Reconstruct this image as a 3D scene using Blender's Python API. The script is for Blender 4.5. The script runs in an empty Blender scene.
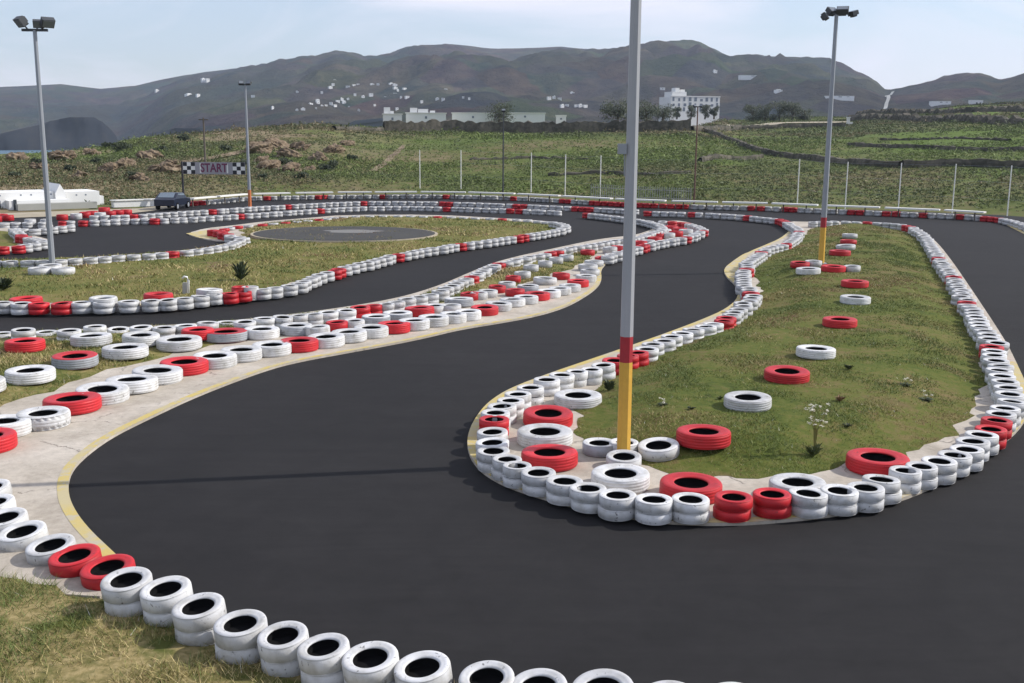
import bpy, bmesh, math, random
import numpy as np
from mathutils import Vector, Matrix, Euler
from mathutils.geometry import tessellate_polygon, delaunay_2d_cdt

random.seed(7)
RNG = np.random.default_rng(11)
scene = bpy.context.scene
COL = scene.collection
rad = math.radians

# ------------------------------------------------------------------ camera
F = 1080.0; H = 5.7; PITCH = math.atan(211.0 / F); ROLL = 0.0072
CAM_M = Matrix.Rotation(math.pi / 2 - PITCH, 3, 'X') @ Matrix.Rotation(ROLL, 3, 'Z')
CAM = Vector((0, 0, H))
cd = bpy.data.cameras.new('camera'); cam = bpy.data.objects.new('camera', cd); COL.objects.link(cam)
cam.matrix_world = Matrix.Translation(CAM) @ CAM_M.to_4x4()
cd.sensor_width = 36; cd.lens = F / 1024 * 36; cd.clip_end = 30000; cd.clip_start = 0.1
scene.camera = cam
CAM_I = CAM_M.transposed()

def ray(px, py):
    return CAM_M @ Vector(((px - 512) / F, -(py - 341.5) / F, -1))
def G(px, py, z=0.0):
    d = ray(px, py); t = (z - H) / d.z
    return Vector((d.x * t, d.y * t, z))
def proj(p):
    q = CAM_I @ (Vector(p) - CAM)
    return 512 + F * q.x / -q.z, 341.5 - F * q.y / -q.z, -q.z
def azel(px, py):
    d = ray(px, py); return math.atan2(d.x, d.y), d.z / math.hypot(d.x, d.y)

# ------------------------------------------------------------------ noise
_P = RNG.permutation(512)
def vnoise(x, y):
    xi = np.floor(x).astype(int); yi = np.floor(y).astype(int)
    fx = x - xi; fy = y - yi
    u = fx * fx * (3 - 2 * fx); v = fy * fy * (3 - 2 * fy)
    def h(a, b): return _P[(_P[a & 511] + b) & 511] / 511.0
    return (h(xi, yi) * (1 - u) + h(xi + 1, yi) * u) * (1 - v) + (h(xi, yi + 1) * (1 - u) + h(xi + 1, yi + 1) * u) * v
def fbm(x, y, o=4):
    s = 0; a = .5; n = 0
    for k in range(o):
        s = s + a * vnoise(x * 2 ** k + 17.3 * k, y * 2 ** k + 9.1 * k); n += a; a *= .5
    return s / n

# ------------------------------------------------------------------ materials
MATS = {}
def new_mat(name):
    m = bpy.data.materials.new(name); m.use_nodes = True; MATS[name] = m
    nt = m.node_tree; b = nt.nodes['Principled BSDF']
    return m, nt, b
def simple(name, col, rough=.6, metal=0.0, vary=.12, scale=8.0):
    m, nt, b = new_mat(name)
    N = nt.nodes; L = nt.links
    tc = N.new('ShaderNodeTexCoord'); no = N.new('ShaderNodeTexNoise'); no.inputs['Scale'].default_value = scale; no.inputs['Detail'].default_value = 5
    L.new(tc.outputs['Object'], no.inputs['Vector'])
    mx = N.new('ShaderNodeMix'); mx.data_type = 'RGBA'
    mx.inputs[6].default_value = (*[c * (1 - vary) for c in col], 1); mx.inputs[7].default_value = (*[min(1, c * (1 + vary)) for c in col], 1)
    L.new(no.outputs['Fac'], mx.inputs[0]); L.new(mx.outputs[2], b.inputs['Base Color'])
    b.inputs['Roughness'].default_value = rough; b.inputs['Metallic'].default_value = metal
    return m
def ramp(N, stops):
    r = N.new('ShaderNodeValToRGB'); e = r.color_ramp.elements
    while len(e) > 1: e.remove(e[-1])
    e[0].position = stops[0][0]; e[0].color = (*stops[0][1], 1)
    for p, c in stops[1:]:
        k = e.new(p); k.color = (*c, 1)
    return r
def noise(nt, scale, detail=5, coord=None, rough=.55, dist=0.0):
    no = nt.nodes.new('ShaderNodeTexNoise'); no.inputs['Scale'].default_value = scale; no.inputs['Detail'].default_value = detail
    no.inputs['Roughness'].default_value = rough; no.inputs['Distortion'].default_value = dist
    if coord is not None: nt.links.new(coord, no.inputs['Vector'])
    return no
def mixc(nt, fac, a, b, blend='MIX'):
    mx = nt.nodes.new('ShaderNodeMix'); mx.data_type = 'RGBA'; mx.blend_type = blend
    for s, v in ((0, fac), (6, a), (7, b)):
        if isinstance(v, (int, float)): mx.inputs[s].default_value = v
        elif isinstance(v, tuple): mx.inputs[s].default_value = (*v, 1)
        else: nt.links.new(v, mx.inputs[s])
    return mx.outputs[2]
def step(nt, val, lo, hi):
    mr = nt.nodes.new('ShaderNodeMapRange'); mr.inputs['From Min'].default_value = lo; mr.inputs['From Max'].default_value = hi
    nt.links.new(val, mr.inputs['Value']); return mr.outputs[0]
def bump(nt, b, h, strength, dist=.02):
    bp = nt.nodes.new('ShaderNodeBump'); bp.inputs['Strength'].default_value = strength; bp.inputs['Distance'].default_value = dist
    nt.links.new(h, bp.inputs['Height']); nt.links.new(bp.outputs[0], b.inputs['Normal'])

def paint(name, col, dirt, scuff):
    m, nt, b = new_mat(name); N = nt.nodes; L = nt.links
    tc = N.new('ShaderNodeTexCoord'); oi = N.new('ShaderNodeObjectInfo')
    ad = N.new('ShaderNodeVectorMath'); ad.operation = 'MULTIPLY_ADD'
    L.new(oi.outputs['Random'], ad.inputs[0]); ad.inputs[1].default_value = (37, 91, 53); L.new(tc.outputs['Object'], ad.inputs[2])
    v = ad.outputs[0]
    n1 = noise(nt, 5, 6, v); n2 = noise(nt, 14, 8, v, .7); n3 = noise(nt, 60, 3, v)
    c = mixc(nt, step(nt, n1.outputs['Fac'], .42, .70), col, dirt)
    c = mixc(nt, step(nt, n2.outputs['Fac'], .605, .67), c, scuff)
    tint = step(nt, oi.outputs['Random'], 0, 1)
    mr = N.new('ShaderNodeMapRange'); mr.inputs['To Min'].default_value = .72; mr.inputs['To Max'].default_value = 1.0
    L.new(oi.outputs['Random'], mr.inputs['Value'])
    hs = N.new('ShaderNodeHueSaturation'); L.new(mr.outputs[0], hs.inputs['Value']); L.new(c, hs.inputs['Color'])
    L.new(hs.outputs[0], b.inputs['Base Color'])
    b.inputs['Roughness'].default_value = .5; b.inputs['Specular IOR Level'].default_value = .35
    ah = N.new('ShaderNodeMath'); ah.operation = 'ADD'; L.new(n2.outputs['Fac'], ah.inputs[0]); L.new(n3.outputs['Fac'], ah.inputs[1])
    bump(nt, b, ah.outputs[0], .35, .006)
    return m
paint('white_paint', (.70, .70, .70), (.50, .49, .46), (.13, .125, .12))
paint('red_paint', (.62, .022, .03), (.50, .022, .03), (.20, .02, .02))
paint('grey_paint', (.40, .42, .45), (.30, .31, .32), (.06, .06, .06))
simple('rubber', (.010, .010, .011), .9, vary=.3).node_tree.nodes['Principled BSDF'].inputs['Specular IOR Level'].default_value = .08
simple('steel_galv', (.30, .32, .35), .33, .1, .06, 3)
simple('pole_paint', (.36, .37, .385), .42, 0, .06, 3)
simple('steel_dark', (.06, .065, .07), .55, .2)
simple('lamp_glass', (.16, .18, .20), .2)
simple('yellow_paint', (.62, .36, .05), .55, vary=.15)
simple('red_pole', (.35, .02, .03), .5)
simple('orange_pole', (.55, .16, .05), .55)
simple('brown_pole', (.14, .07, .05), .6)
simple('wood_pole', (.12, .10, .08), .8)
simple('wall_white', (.74, .74, .72), .8, vary=.06, scale=.6)
simple('pad_grey', (.17, .165, .155), .9); simple('wall_grey', (.36, .36, .33), .85, vary=.15, scale=1)
simple('window_dark', (.04, .05, .06), .3); simple('window_pale', (.17, .20, .24), .4)
simple('shed_blue', (.13, .16, .20), .6)
simple('car_blue', (.008, .013, .03), .3)
simple('car_glass', (.16, .2, .24), .1)
simple('black_cloth', (.02, .02, .025), .8)
simple('banner_cloth', (.33, .32, .335), .8)
simple('banner_ink', (.16, .03, .08), .7)
simple('board_white', (.78, .77, .72), .6)
simple('bark', (.08, .06, .045), .9)
for i, c in enumerate([(.030, .045, .018), (.045, .06, .022), (.022, .034, .014)]): simple('leaf_%d' % i, c, .7, vary=.3, scale=2)
for nm, c in [('blade_green', (.115, .150, .033)), ('blade_olive', (.20, .185, .05)), ('blade_straw', (.46, .37, .17)), ('blade_brown', (.22, .135, .065)),
              ('scrub_a', (.115, .14, .04)), ('scrub_b', (.085, .105, .036)), ('scrub_c', (.185, .15, .078)), ('scrub_d', (.14, .19, .04)), ('petal', (.58, .55, .46))]:
    simple(nm, c, .75, vary=.25, scale=3)

def ground_mat(name, stops, s1, s2, patch=None, bstr=.4):
    m, nt, b = new_mat(name)
    tc = nt.nodes.new('ShaderNodeTexCoord'); v = tc.outputs['Object']
    a = noise(nt, s1, 6, v, .6, .4); c = noise(nt, s2, 6, v, .65)
    ad = nt.nodes.new('ShaderNodeMath'); ad.operation = 'MULTIPLY_ADD'; nt.links.new(c.outputs['Fac'], ad.inputs[0]); ad.inputs[1].default_value = .55
    mu = nt.nodes.new('ShaderNodeMath'); mu.operation = 'MULTIPLY'; nt.links.new(a.outputs['Fac'], mu.inputs[0]); mu.inputs[1].default_value = .55
    nt.links.new(mu.outputs[0], ad.inputs[2])
    r = ramp(nt.nodes, stops); nt.links.new(ad.outputs[0], r.inputs[0])
    out = r.outputs[0]
    if patch:
        pn = noise(nt, patch[0], 4, v); out = mixc(nt, step(nt, pn.outputs['Fac'], patch[1], patch[2]), out, patch[3])
    nt.links.new(out, b.inputs['Base Color']); b.inputs['Roughness'].default_value = .95; b.inputs['Specular IOR Level'].default_value = .1
    bump(nt, b, c.outputs['Fac'], bstr, .05)
    return m
ground_mat('lawn_green', [(.36, (.040, .057, .014)), (.46, (.076, .098, .020)), (.55, (.105, .116, .027)), (.66, (.15, .12, .048)), (.78, (.20, .15, .07))], .35, 5, (.5, .60, .72, (.14, .10, .05)))
ground_mat('lawn_dry', [(.36, (.06, .065, .02)), (.46, (.13, .115, .042)), (.55, (.25, .20, .088)), (.68, (.39, .305, .155))], 1.1, 9, (1.1, .52, .62, (.085, .095, .025)))
ground_mat('lawn_mid', [(.36, (.05, .065, .018)), (.48, (.10, .115, .028)), (.58, (.19, .165, .06)), (.7, (.30, .24, .12))], .4, 6)
ground_mat('lawn_olive', [(.36, (.06, .075, .02)), (.48, (.115, .12, .032)), (.58, (.155, .145, .045)), (.72, (.21, .155, .07))], .18, 2.5, (.3, .62, .7, (.15, .10, .06)))
fm = ground_mat('field', [(.34, (.03, .042, .015)), (.44, (.065, .085, .024)), (.52, (.10, .12, .034)), (.60, (.125, .115, .048)), (.70, (.18, .145, .08))], .05, .7, (.022, .50, .60, (.10, .145, .03)), .8)
nt = fm.node_tree; b = nt.nodes['Principled BSDF']; src = b.inputs['Base Color'].links[0].from_socket
tc = nt.nodes.new('ShaderNodeTexCoord'); sx = nt.nodes.new('ShaderNodeSeparateXYZ'); nt.links.new(tc.outputs['Object'], sx.inputs[0])
tn = noise(nt, .07, 6, tc.outputs['Object'], .65, .5); gx = step(nt, sx.outputs['X'], -8, -45); mu = nt.nodes.new('ShaderNodeMath'); mu.operation = 'MULTIPLY'
nt.links.new(gx, mu.inputs[0]); nt.links.new(step(nt, tn.outputs['Fac'], .42, .54), mu.inputs[1])
nt.links.new(mixc(nt, mu.outputs[0], src, (.25, .19, .125)), b.inputs['Base Color'])
# mountain scrub with faint plots
m, nt, b = new_mat('mountain')
tc = nt.nodes.new('ShaderNodeTexCoord'); v = tc.outputs['Object']
a = noise(nt, .004, 8, v, .65, .3); c = noise(nt, .03, 6, v, .7)
vo = nt.nodes.new('ShaderNodeTexVoronoi'); vo.inputs['Scale'].default_value = .012; nt.links.new(v, vo.inputs['Vector'])
r1 = ramp(nt.nodes, [(.32, (.015, .019, .013)), (.5, (.033, .033, .022)), (.64, (.064, .054, .038))]); nt.links.new(a.outputs['Fac'], r1.inputs[0])
r2 = ramp(nt.nodes, [(.36, (.35, .38, .42)), (.64, (1.75, 1.65, 1.5))]); nt.links.new(c.outputs['Fac'], r2.inputs[0])
o = mixc(nt, 1.0, r1.outputs[0], r2.outputs[0], 'MULTIPLY')
o = mixc(nt, .22, o, mixc(nt, 1.0, vo.outputs['Color'], (.085, .085, .065), 'MULTIPLY'))
nt.links.new(o, b.inputs['Base Color']); b.inputs['Roughness'].default_value = 1; b.inputs['Specular IOR Level'].default_value = 0
bump(nt, b, c.outputs['Fac'], .8, 12)
ground_mat('shaded_cliff_rock', [(.35, (.010, .013, .018)), (.55, (.018, .021, .026)), (.75, (.045, .042, .038))], .012, .06)  # headland rock, its shaded face put into the dark bluish colour
ground_mat('rock', [(.34, (.06, .045, .032)), (.5, (.155, .115, .078)), (.66, (.29, .225, .155))], .5, 3)
ground_mat('stone_wall', [(.36, (.03, .03, .024)), (.5, (.07, .066, .052)), (.64, (.14, .125, .10))], .25, 1.5)
ground_mat('dirt_road', [(.35, (.30, .26, .19)), (.65, (.42, .37, .28))], .3, 2)
# concrete apron
m, nt, b = new_mat('concrete')
tc = nt.nodes.new('ShaderNodeTexCoord'); v = tc.outputs['Object']
a = noise(nt, .7, 7, v, .65, .5); c = noise(nt, 9, 7, v, .7); d = noise(nt, 2.2, 8, v, .75, 1.2)
r1 = ramp(nt.nodes, [(.3, (.34, .295, .235)), (.5, (.465, .412, .34)), (.68, (.55, .495, .42))]); nt.links.new(a.outputs['Fac'], r1.inputs[0])
r2 = ramp(nt.nodes, [(.3, (.78, .78, .78)), (.7, (1.05, 1.05, 1.05))]); nt.links.new(c.outputs['Fac'], r2.inputs[0])
o = mixc(nt, 1.0, r1.outputs[0], r2.outputs[0], 'MULTIPLY')
o = mixc(nt, step(nt, d.outputs['Fac'], .60, .68), o, (.26, .235, .20))
dv_ = nt.nodes.new('ShaderNodeVectorMath'); dv_.operation = 'MULTIPLY_ADD'; nt.links.new(d.outputs['Color'], dv_.inputs[0]); dv_.inputs[1].default_value = (.5, .5, 0); nt.links.new(v, dv_.inputs[2])
vc = nt.nodes.new('ShaderNodeTexVoronoi'); vc.feature = 'DISTANCE_TO_EDGE'; vc.inputs['Scale'].default_value = .42; nt.links.new(dv_.outputs[0], vc.inputs['Vector'])
cm_ = nt.nodes.new('ShaderNodeMath'); cm_.operation = 'MULTIPLY'; nt.links.new(step(nt, vc.outputs['Distance'], .010, .003), cm_.inputs[0]); nt.links.new(step(nt, a.outputs['Fac'], .50, .56), cm_.inputs[1])
o = mixc(nt, cm_.outputs[0], o, (.20, .175, .145))
nt.links.new(o, b.inputs['Base Color']); b.inputs['Roughness'].default_value = .9; bump(nt, b, c.outputs['Fac'], .3, .02)
# kerb paint (worn yellow)
m, nt, b = new_mat('kerb_yellow')
tc = nt.nodes.new('ShaderNodeTexCoord'); v = tc.outputs['Object']
a = noise(nt, 3, 8, v, .75); c = noise(nt, .8, 3, v)
o = mixc(nt, step(nt, a.outputs['Fac'], .47, .57), (.50, .39, .12), (.42, .375, .28))
o = mixc(nt, step(nt, c.outputs['Fac'], .48, .66), o, (.45, .385, .22))
nt.links.new(o, b.inputs['Base Color']); b.inputs['Roughness'].default_value = .8
# asphalt
m, nt, b = new_mat('asphalt')
tc = nt.nodes.new('ShaderNodeTexCoord'); v = tc.outputs['Object']
a = noise(nt, .12, 6, v, .6, .6); c = noise(nt, 140, 2, v); d = noise(nt, 1.6, 7, v, .7, .8)
r1 = ramp(nt.nodes, [(.3, (.0190, .0183, .0190)), (.7, (.0262, .0250, .0256))]); nt.links.new(a.outputs['Fac'], r1.inputs[0])
r2 = ramp(nt.nodes, [(.3, (.84, .84, .84)), (.72, (1.14, 1.14, 1.14))]); nt.links.new(d.outputs['Fac'], r2.inputs[0])
r3 = ramp(nt.nodes, [(.35, (.6, .6, .6)), (.62, (1.0, 1.0, 1.0)), (.72, (1.8, 1.8, 1.8))]); nt.links.new(c.outputs['Fac'], r3.inputs[0])
mpp = nt.nodes.new('ShaderNodeMapping'); mpp.inputs['Scale'].default_value = (.25, 2.2, 1); mpp.inputs['Rotation'].default_value = (0, 0, .5); nt.links.new(v, mpp.inputs['Vector'])
sk = noise(nt, 1.0, 7, mpp.outputs[0], .7, 1.0); sr = ramp(nt.nodes, [(.36, (.90, .90, .90)), (.5, (1.0, 1.0, 1.0)), (.68, (1.12, 1.11, 1.10))]); nt.links.new(sk.outputs['Fac'], sr.inputs[0])
o = mixc(nt, 1.0, mixc(nt, 1.0, mixc(nt, 1.0, r1.outputs[0], r2.outputs[0], 'MULTIPLY'), r3.outputs[0], 'MULTIPLY'), sr.outputs[0], 'MULTIPLY')
nt.links.new(o, b.inputs['Base Color']); b.inputs['Roughness'].default_value = .85; b.inputs['Specular IOR Level'].default_value = .16
bump(nt, b, c.outputs['Fac'], .5, .006)
m, nt, b = new_mat('water')
b.inputs['Base Color'].default_value = (.05, .115, .17, 1); b.inputs['Roughness'].default_value = .5
tc = nt.nodes.new('ShaderNodeTexCoord'); c = noise(nt, .08, 5, tc.outputs['Object']); bump(nt, b, c.outputs['Fac'], .5, .8)
M = MATS

# ------------------------------------------------------------------ object helpers
def tag(o, label=None, cat=None, group=None, kind=None):
    if label: o['label'] = label
    if cat: o['category'] = cat
    if group: o['group'] = group
    if kind: o['kind'] = kind
    return o
def mesh_obj(name, me, parent=None):
    o = bpy.data.objects.new(name, me); COL.objects.link(o)
    if parent: o.parent = parent
    return o
def empty(name, loc, rz=0.0):
    o = bpy.data.objects.new(name, None); COL.objects.link(o); o.location = loc; o.rotation_euler = (0, 0, rz); o.empty_display_size = .2
    return o
def pydata(name, verts, faces, mats, idx=None, smooth=False):
    me = bpy.data.meshes.new(name); me.from_pydata([tuple(v) for v in verts], [], faces)
    for mm in (mats if isinstance(mats, (list, tuple)) else [mats]): me.materials.append(M[mm] if isinstance(mm, str) else mm)
    if idx is not None: me.polygons.foreach_set('material_index', np.asarray(idx, dtype=np.int32))
    if smooth: me.polygons.foreach_set('use_smooth', np.ones(len(me.polygons), dtype=bool))
    me.update(); return me
class MB:
    """collects shapes for one mesh"""
    def __init__(self): self.v = []; self.f = []; self.i = []
    def add(self, vs, fs, mi=0):
        o = len(self.v); self.v += [tuple(p) for p in vs]; self.f += [tuple(k + o for k in f) for f in fs]; self.i += [mi] * len(fs)
    def box(self, c, s, rot=None, mi=0, taper=1.0):
        x, y, z = s[0] / 2, s[1] / 2, s[2] / 2
        vs = [Vector((sx * x * (taper if sz > 0 else 1), sy * y * (taper if sz > 0 else 1), sz * z)) for sz in (-1, 1) for sy in (-1, 1) for sx in (-1, 1)]
        if rot is not None: vs = [rot @ p for p in vs]
        self.add([p + Vector(c) for p in vs], [(0, 2, 3, 1), (4, 5, 7, 6), (0, 1, 5, 4), (2, 6, 7, 3), (0, 4, 6, 2), (1, 3, 7, 5)], mi)
    def tube(self, pts, rads, n=10, mi=0, caps=True, ph=0.0):
        pts = [Vector(p) for p in pts]; rings = []
        for k, p in enumerate(pts):
            t = (pts[min(k + 1, len(pts) - 1)] - pts[max(k - 1, 0)]).normalized()
            a = t.orthogonal().normalized() if abs(t.z) < .99 else Vector((1, 0, 0)); b2 = t.cross(a)
            rings.append([p + (a * math.cos(2 * math.pi * j / n + ph) + b2 * math.sin(2 * math.pi * j / n + ph)) * rads[k] for j in range(n)])
        vs = [q for r_ in rings for q in r_]; fs = []
        for k in range(len(pts) - 1):
            for j in range(n): fs.append((k * n + j, k * n + (j + 1) % n, (k + 1) * n + (j + 1) % n, (k + 1) * n + j))
        if caps: fs += [tuple(range(n - 1, -1, -1)), tuple((len(pts) - 1) * n + j for j in range(n))]
        self.add(vs, fs, mi)
    def build(self, name, mats, parent=None, smooth=False):
        return mesh_obj(name, pydata(name, self.v, self.f, mats, self.i, smooth), parent)

# ------------------------------------------------------------------ terrain
def prof(pts):
    a = sorted(azel(*p) for p in pts); return np.array([p[0] for p in a]), np.array([p[1] for p in a])
def prof_v(pts):
    a = sorted((azel(x, 140)[0], v) for x, v in pts); return np.array([p[0] for p in a]), np.array([p[1] for p in a])
SKY = prof([(-150, 88), (-60, 86), (0, 85), (60, 84), (100, 87), (135, 86), (160, 80), (180, 76), (215, 71), (260, 66), (285, 60), (300, 57), (335, 53), (352, 55), (365, 58), (385, 56), (402, 51), (420, 46), (450, 44), (480, 47), (520, 48), (560, 47), (600, 50), (625, 48), (650, 43), (680, 41), (700, 43), (715, 49), (730, 55), (760, 54), (800, 57), (830, 60), (850, 70), (870, 80), (885, 91), (900, 90), (930, 82), (945, 75), (955, 73), (980, 72), (1000, 79), (1012, 77), (1024, 73), (1100, 66), (1200, 70)])
R1Y = prof([(-150, 156), (-60, 156), (0, 155), (50, 153.5), (110, 147), (125, 142), (150, 139), (200, 134), (260, 128), (330, 125), (345, 127), (400, 130), (560, 130), (690, 129), (720, 121), (780, 118), (850, 117), (870, 113), (930, 109), (960, 105), (1024, 102), (1100, 98)])
R1R = prof_v([(-150, 150), (0, 150), (330, 190), (400, 205), (690, 210), (740, 330), (1100, 350)])
FARPX = [(-160, 228), (-80, 221), (0, 213), (140, 208), (180, 202), (245, 197), (330, 195), (420, 194), (500, 196), (600, 201), (700, 205), (800, 208), (900, 211), (1000, 215), (1080, 221), (1160, 228)]
_fp = [G(*p) for p in FARPX]
R0 = (np.array([math.atan2(p.x, p.y) for p in _fp]), np.array([math.hypot(p.x, p.y) for p in _fp]))
ZV = prof_v([(-150, -38), (60, -38), (130, -34), (200, -14), (330, -2), (500, 3), (700, 5), (880, 10), (1024, 14)])
R2 = prof_v([(-150, 1900), (120, 1900), (180, 1300), (330, 1000), (1024, 900)])
R3 = prof_v([(-150, 3300), (300, 3100), (620, 2900), (870, 2600), (890, 2100), (1024, 1900)])
def sst(t):
    t = np.clip(t, 0, 1); return t * t * (3 - 2 * t)
def hgt(az, r):
    az = np.asarray(az, float); r = np.asarray(r, float)
    x = r * np.sin(az); y = r * np.cos(az)
    I = lambda p: np.interp(az, p[0], p[1])
    r0 = I(R0) + 1.5; r1 = I(R1R); z1 = H + r1 * I(R1Y); zv = I(ZV); r2 = I(R2); r3 = I(R3); z3 = H + r3 * I(SKY)
    s = np.clip((r - r0) / (r1 - r0), 0, 1)
    n1 = (fbm(x * .05, y * .05, 5) - .5) * 2
    za = -.06 * (s <= 0) + z1 * s ** .9 + n1 * .9 * np.minimum(s * 4, 1) * (1 - .6 * s)
    d = sst((r - r1) / 350.0); zb = z1 + (zv - z1) * d
    t = np.clip((r - r2) / (r3 - r2), 0, 1)
    n2 = 1 - np.abs(2 * fbm(x * .0022 + 4, y * .0022, 6) - 1) - .72
    n3 = fbm(x * .011, y * .011, 4) - .5
    zc = zv + (z3 - zv) * (t ** 1.15) + (n2 * .62 + n3 * .20) * np.clip(z3, 60, 230) * np.sin(np.pi * np.minimum(t, 1)) ** .8
    over = np.maximum(r - r3, 0); zc = zc - over * .25
    z = np.where(r < r1, za, np.where(r < r2, zb, zc))
    return np.where(r > r3, np.maximum(z, -60), z)
def on_terrain(px, py, rmin=60, rmax=3600):
    a, e = azel(px, py)
    rr = np.exp(np.linspace(math.log(rmin), math.log(rmax), 1500)); zz = hgt(np.full_like(rr, a), rr); zr = H + rr * e
    k = np.argmax(zz >= zr)
    if zz[k] < zr[k]: k = np.argmin(np.abs((zz - H) / rr - e))
    return Vector((rr[k] * math.sin(a), rr[k] * math.cos(a), zz[k]))
def at(px, r):
    a = azel(px, 140)[0]; return Vector((r * math.sin(a), r * math.cos(a), float(hgt(a, r))))

azs = np.concatenate([np.linspace(-math.pi, -.62, 22)[:-1], np.linspace(-.62, .62, 560), np.linspace(.62, math.pi, 22)[1:]])
rs = np.concatenate([[.5], np.linspace(4, 60, 10), np.linspace(64, 260, 130), np.exp(np.linspace(math.log(264), math.log(3700), 150))])
A, R = np.meshgrid(azs, rs, indexing='ij')
Z = hgt(A, R)
verts = np.stack([R * np.sin(A), R * np.cos(A), Z], -1).reshape(-1, 3)
na, nr = A.shape
ii, jj = np.meshgrid(np.arange(na - 1), np.arange(nr - 1), indexing='ij')
q = np.stack([ii * nr + jj, (ii + 1) * nr + jj, (ii + 1) * nr + jj + 1, ii * nr + jj + 1], -1)[..., ::-1].reshape(-1, 4)
midx = (rs[jj.reshape(-1)] > 330).astype(int)
me = bpy.data.meshes.new('terrain'); me.vertices.add(len(verts)); me.vertices.foreach_set('co', verts.reshape(-1).astype(np.float32))
me.loops.add(q.size); me.loops.foreach_set('vertex_index', q.reshape(-1).astype(np.int32))
me.polygons.add(len(q)); me.polygons.foreach_set('loop_start', np.arange(0, q.size, 4, dtype=np.int32))
me.materials.append(M['field']); me.materials.append(M['mountain'])
me.polygons.foreach_set('material_index', midx.astype(np.int32)); me.polygons.foreach_set('use_smooth', np.ones(len(q), dtype=bool))
me.update(calc_edges=True); me.validate()
tag(mesh_obj('terrain', me), kind='structure')

mb = MB(); n = 64
mb.add([(0, 0, -18)] + [(3800 * math.cos(2 * math.pi * k / n), 3800 * math.sin(2 * math.pi * k / n), -18) for k in range(n)], [(0, 1 + k, 1 + (k + 1) % n) for k in range(n)])
tag(mb.build('sea', 'water'), kind='structure')

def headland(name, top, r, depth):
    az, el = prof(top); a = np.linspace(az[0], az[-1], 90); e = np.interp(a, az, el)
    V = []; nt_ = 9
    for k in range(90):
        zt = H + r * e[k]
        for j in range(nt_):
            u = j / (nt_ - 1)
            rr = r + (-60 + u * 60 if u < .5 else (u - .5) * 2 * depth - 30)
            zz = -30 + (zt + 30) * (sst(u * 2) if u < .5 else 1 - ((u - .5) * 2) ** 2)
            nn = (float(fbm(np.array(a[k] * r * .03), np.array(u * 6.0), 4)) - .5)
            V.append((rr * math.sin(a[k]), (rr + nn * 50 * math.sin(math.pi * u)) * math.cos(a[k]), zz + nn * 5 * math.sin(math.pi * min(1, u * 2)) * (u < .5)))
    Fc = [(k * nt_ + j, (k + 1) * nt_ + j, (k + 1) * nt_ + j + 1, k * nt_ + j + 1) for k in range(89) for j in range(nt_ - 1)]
    tag(mesh_obj(name, pydata(name, V, Fc, 'shaded_cliff_rock', smooth=True)), kind='structure')
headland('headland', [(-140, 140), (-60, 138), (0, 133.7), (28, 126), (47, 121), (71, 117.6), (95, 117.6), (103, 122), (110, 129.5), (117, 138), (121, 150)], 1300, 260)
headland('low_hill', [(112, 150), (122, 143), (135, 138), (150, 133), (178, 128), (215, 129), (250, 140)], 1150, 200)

# ------------------------------------------------------------------ flat layout
def chaikin(pts, n=2, closed=True):
    for _ in range(n):
        out = []; m_ = len(pts)
        if not closed: out.append(pts[0])
        for k in range(m_ if closed else m_ - 1):
            a, b_ = pts[k], pts[(k + 1) % m_]
            out += [a * .75 + b_ * .25, a * .25 + b_ * .75]
        if not closed: out.append(pts[-1])
        pts = out
    return pts
def poly(px): return [Vector(p) if len(p) == 3 else G(*p) for p in px]
def area(p): return sum(p[k].x * p[(k + 1) % len(p)].y - p[(k + 1) % len(p)].x * p[k].y for k in range(len(p)))
def sheet(name, pts, z, mat, skirt=None, kind='structure'):
    if area(pts) < 0: pts = pts[::-1]
    tri = tessellate_polygon([[Vector((p.x, p.y, 0)) for p in pts]])
    V = [(p.x, p.y, z) for p in pts]; Fc = [tuple(t) for t in tri]
    Fc = [f if (Vector(V[f[1]]) - Vector(V[f[0]])).cross(Vector(V[f[2]]) - Vector(V[f[0]])).z > 0 else f[::-1] for f in Fc]
    if skirt is not None:
        m_ = len(V); V += [(p.x, p.y, skirt) for p in pts]
        Fc += [(m_ + k, m_ + (k + 1) % m_, (k + 1) % m_, k) for k in range(m_)]
    return tag(mesh_obj(name, pydata(name, V, Fc, mat)), kind=kind)
class Region:
    def __init__(self, pts):
        self.p = np.array([(q_.x, q_.y) for q_ in pts])
    def inside(self, x, y):
        x = np.atleast_1d(x); y = np.atleast_1d(y); r_ = np.zeros(len(x), bool); P = self.p
        for k in range(len(P)):
            (x0, y0), (x1, y1) = P[k], P[(k + 1) % len(P)]
            if y0 == y1: continue
            c_ = ((y0 > y) != (y1 > y)) & (x < (x1 - x0) * (y - y0) / (y1 - y0) + x0); r_ ^= c_
        return r_
    def dist(self, x, y):
        x = np.atleast_1d(x).astype(float); y = np.atleast_1d(y).astype(float); d = np.full(len(x), 1e9); P = self.p
        for k in range(len(P)):
            a = P[k]; b_ = P[(k + 1) % len(P)]; ab = b_ - a; L2 = (ab ** 2).sum() + 1e-12
            t = np.clip(((x - a[0]) * ab[0] + (y - a[1]) * ab[1]) / L2, 0, 1)
            d = np.minimum(d, np.hypot(x - a[0] - t * ab[0], y - a[1] - t * ab[1]))
        return d
def mound(reg, x, y, z0, z1, run):
    d = reg.dist(x, y); return z0 + (z1 - z0) * sst(d / run) + (fbm(np.asarray(x) * .9, np.asarray(y) * .9, 3) - .5) * .05 * np.minimum(d / .8, 1)
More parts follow.
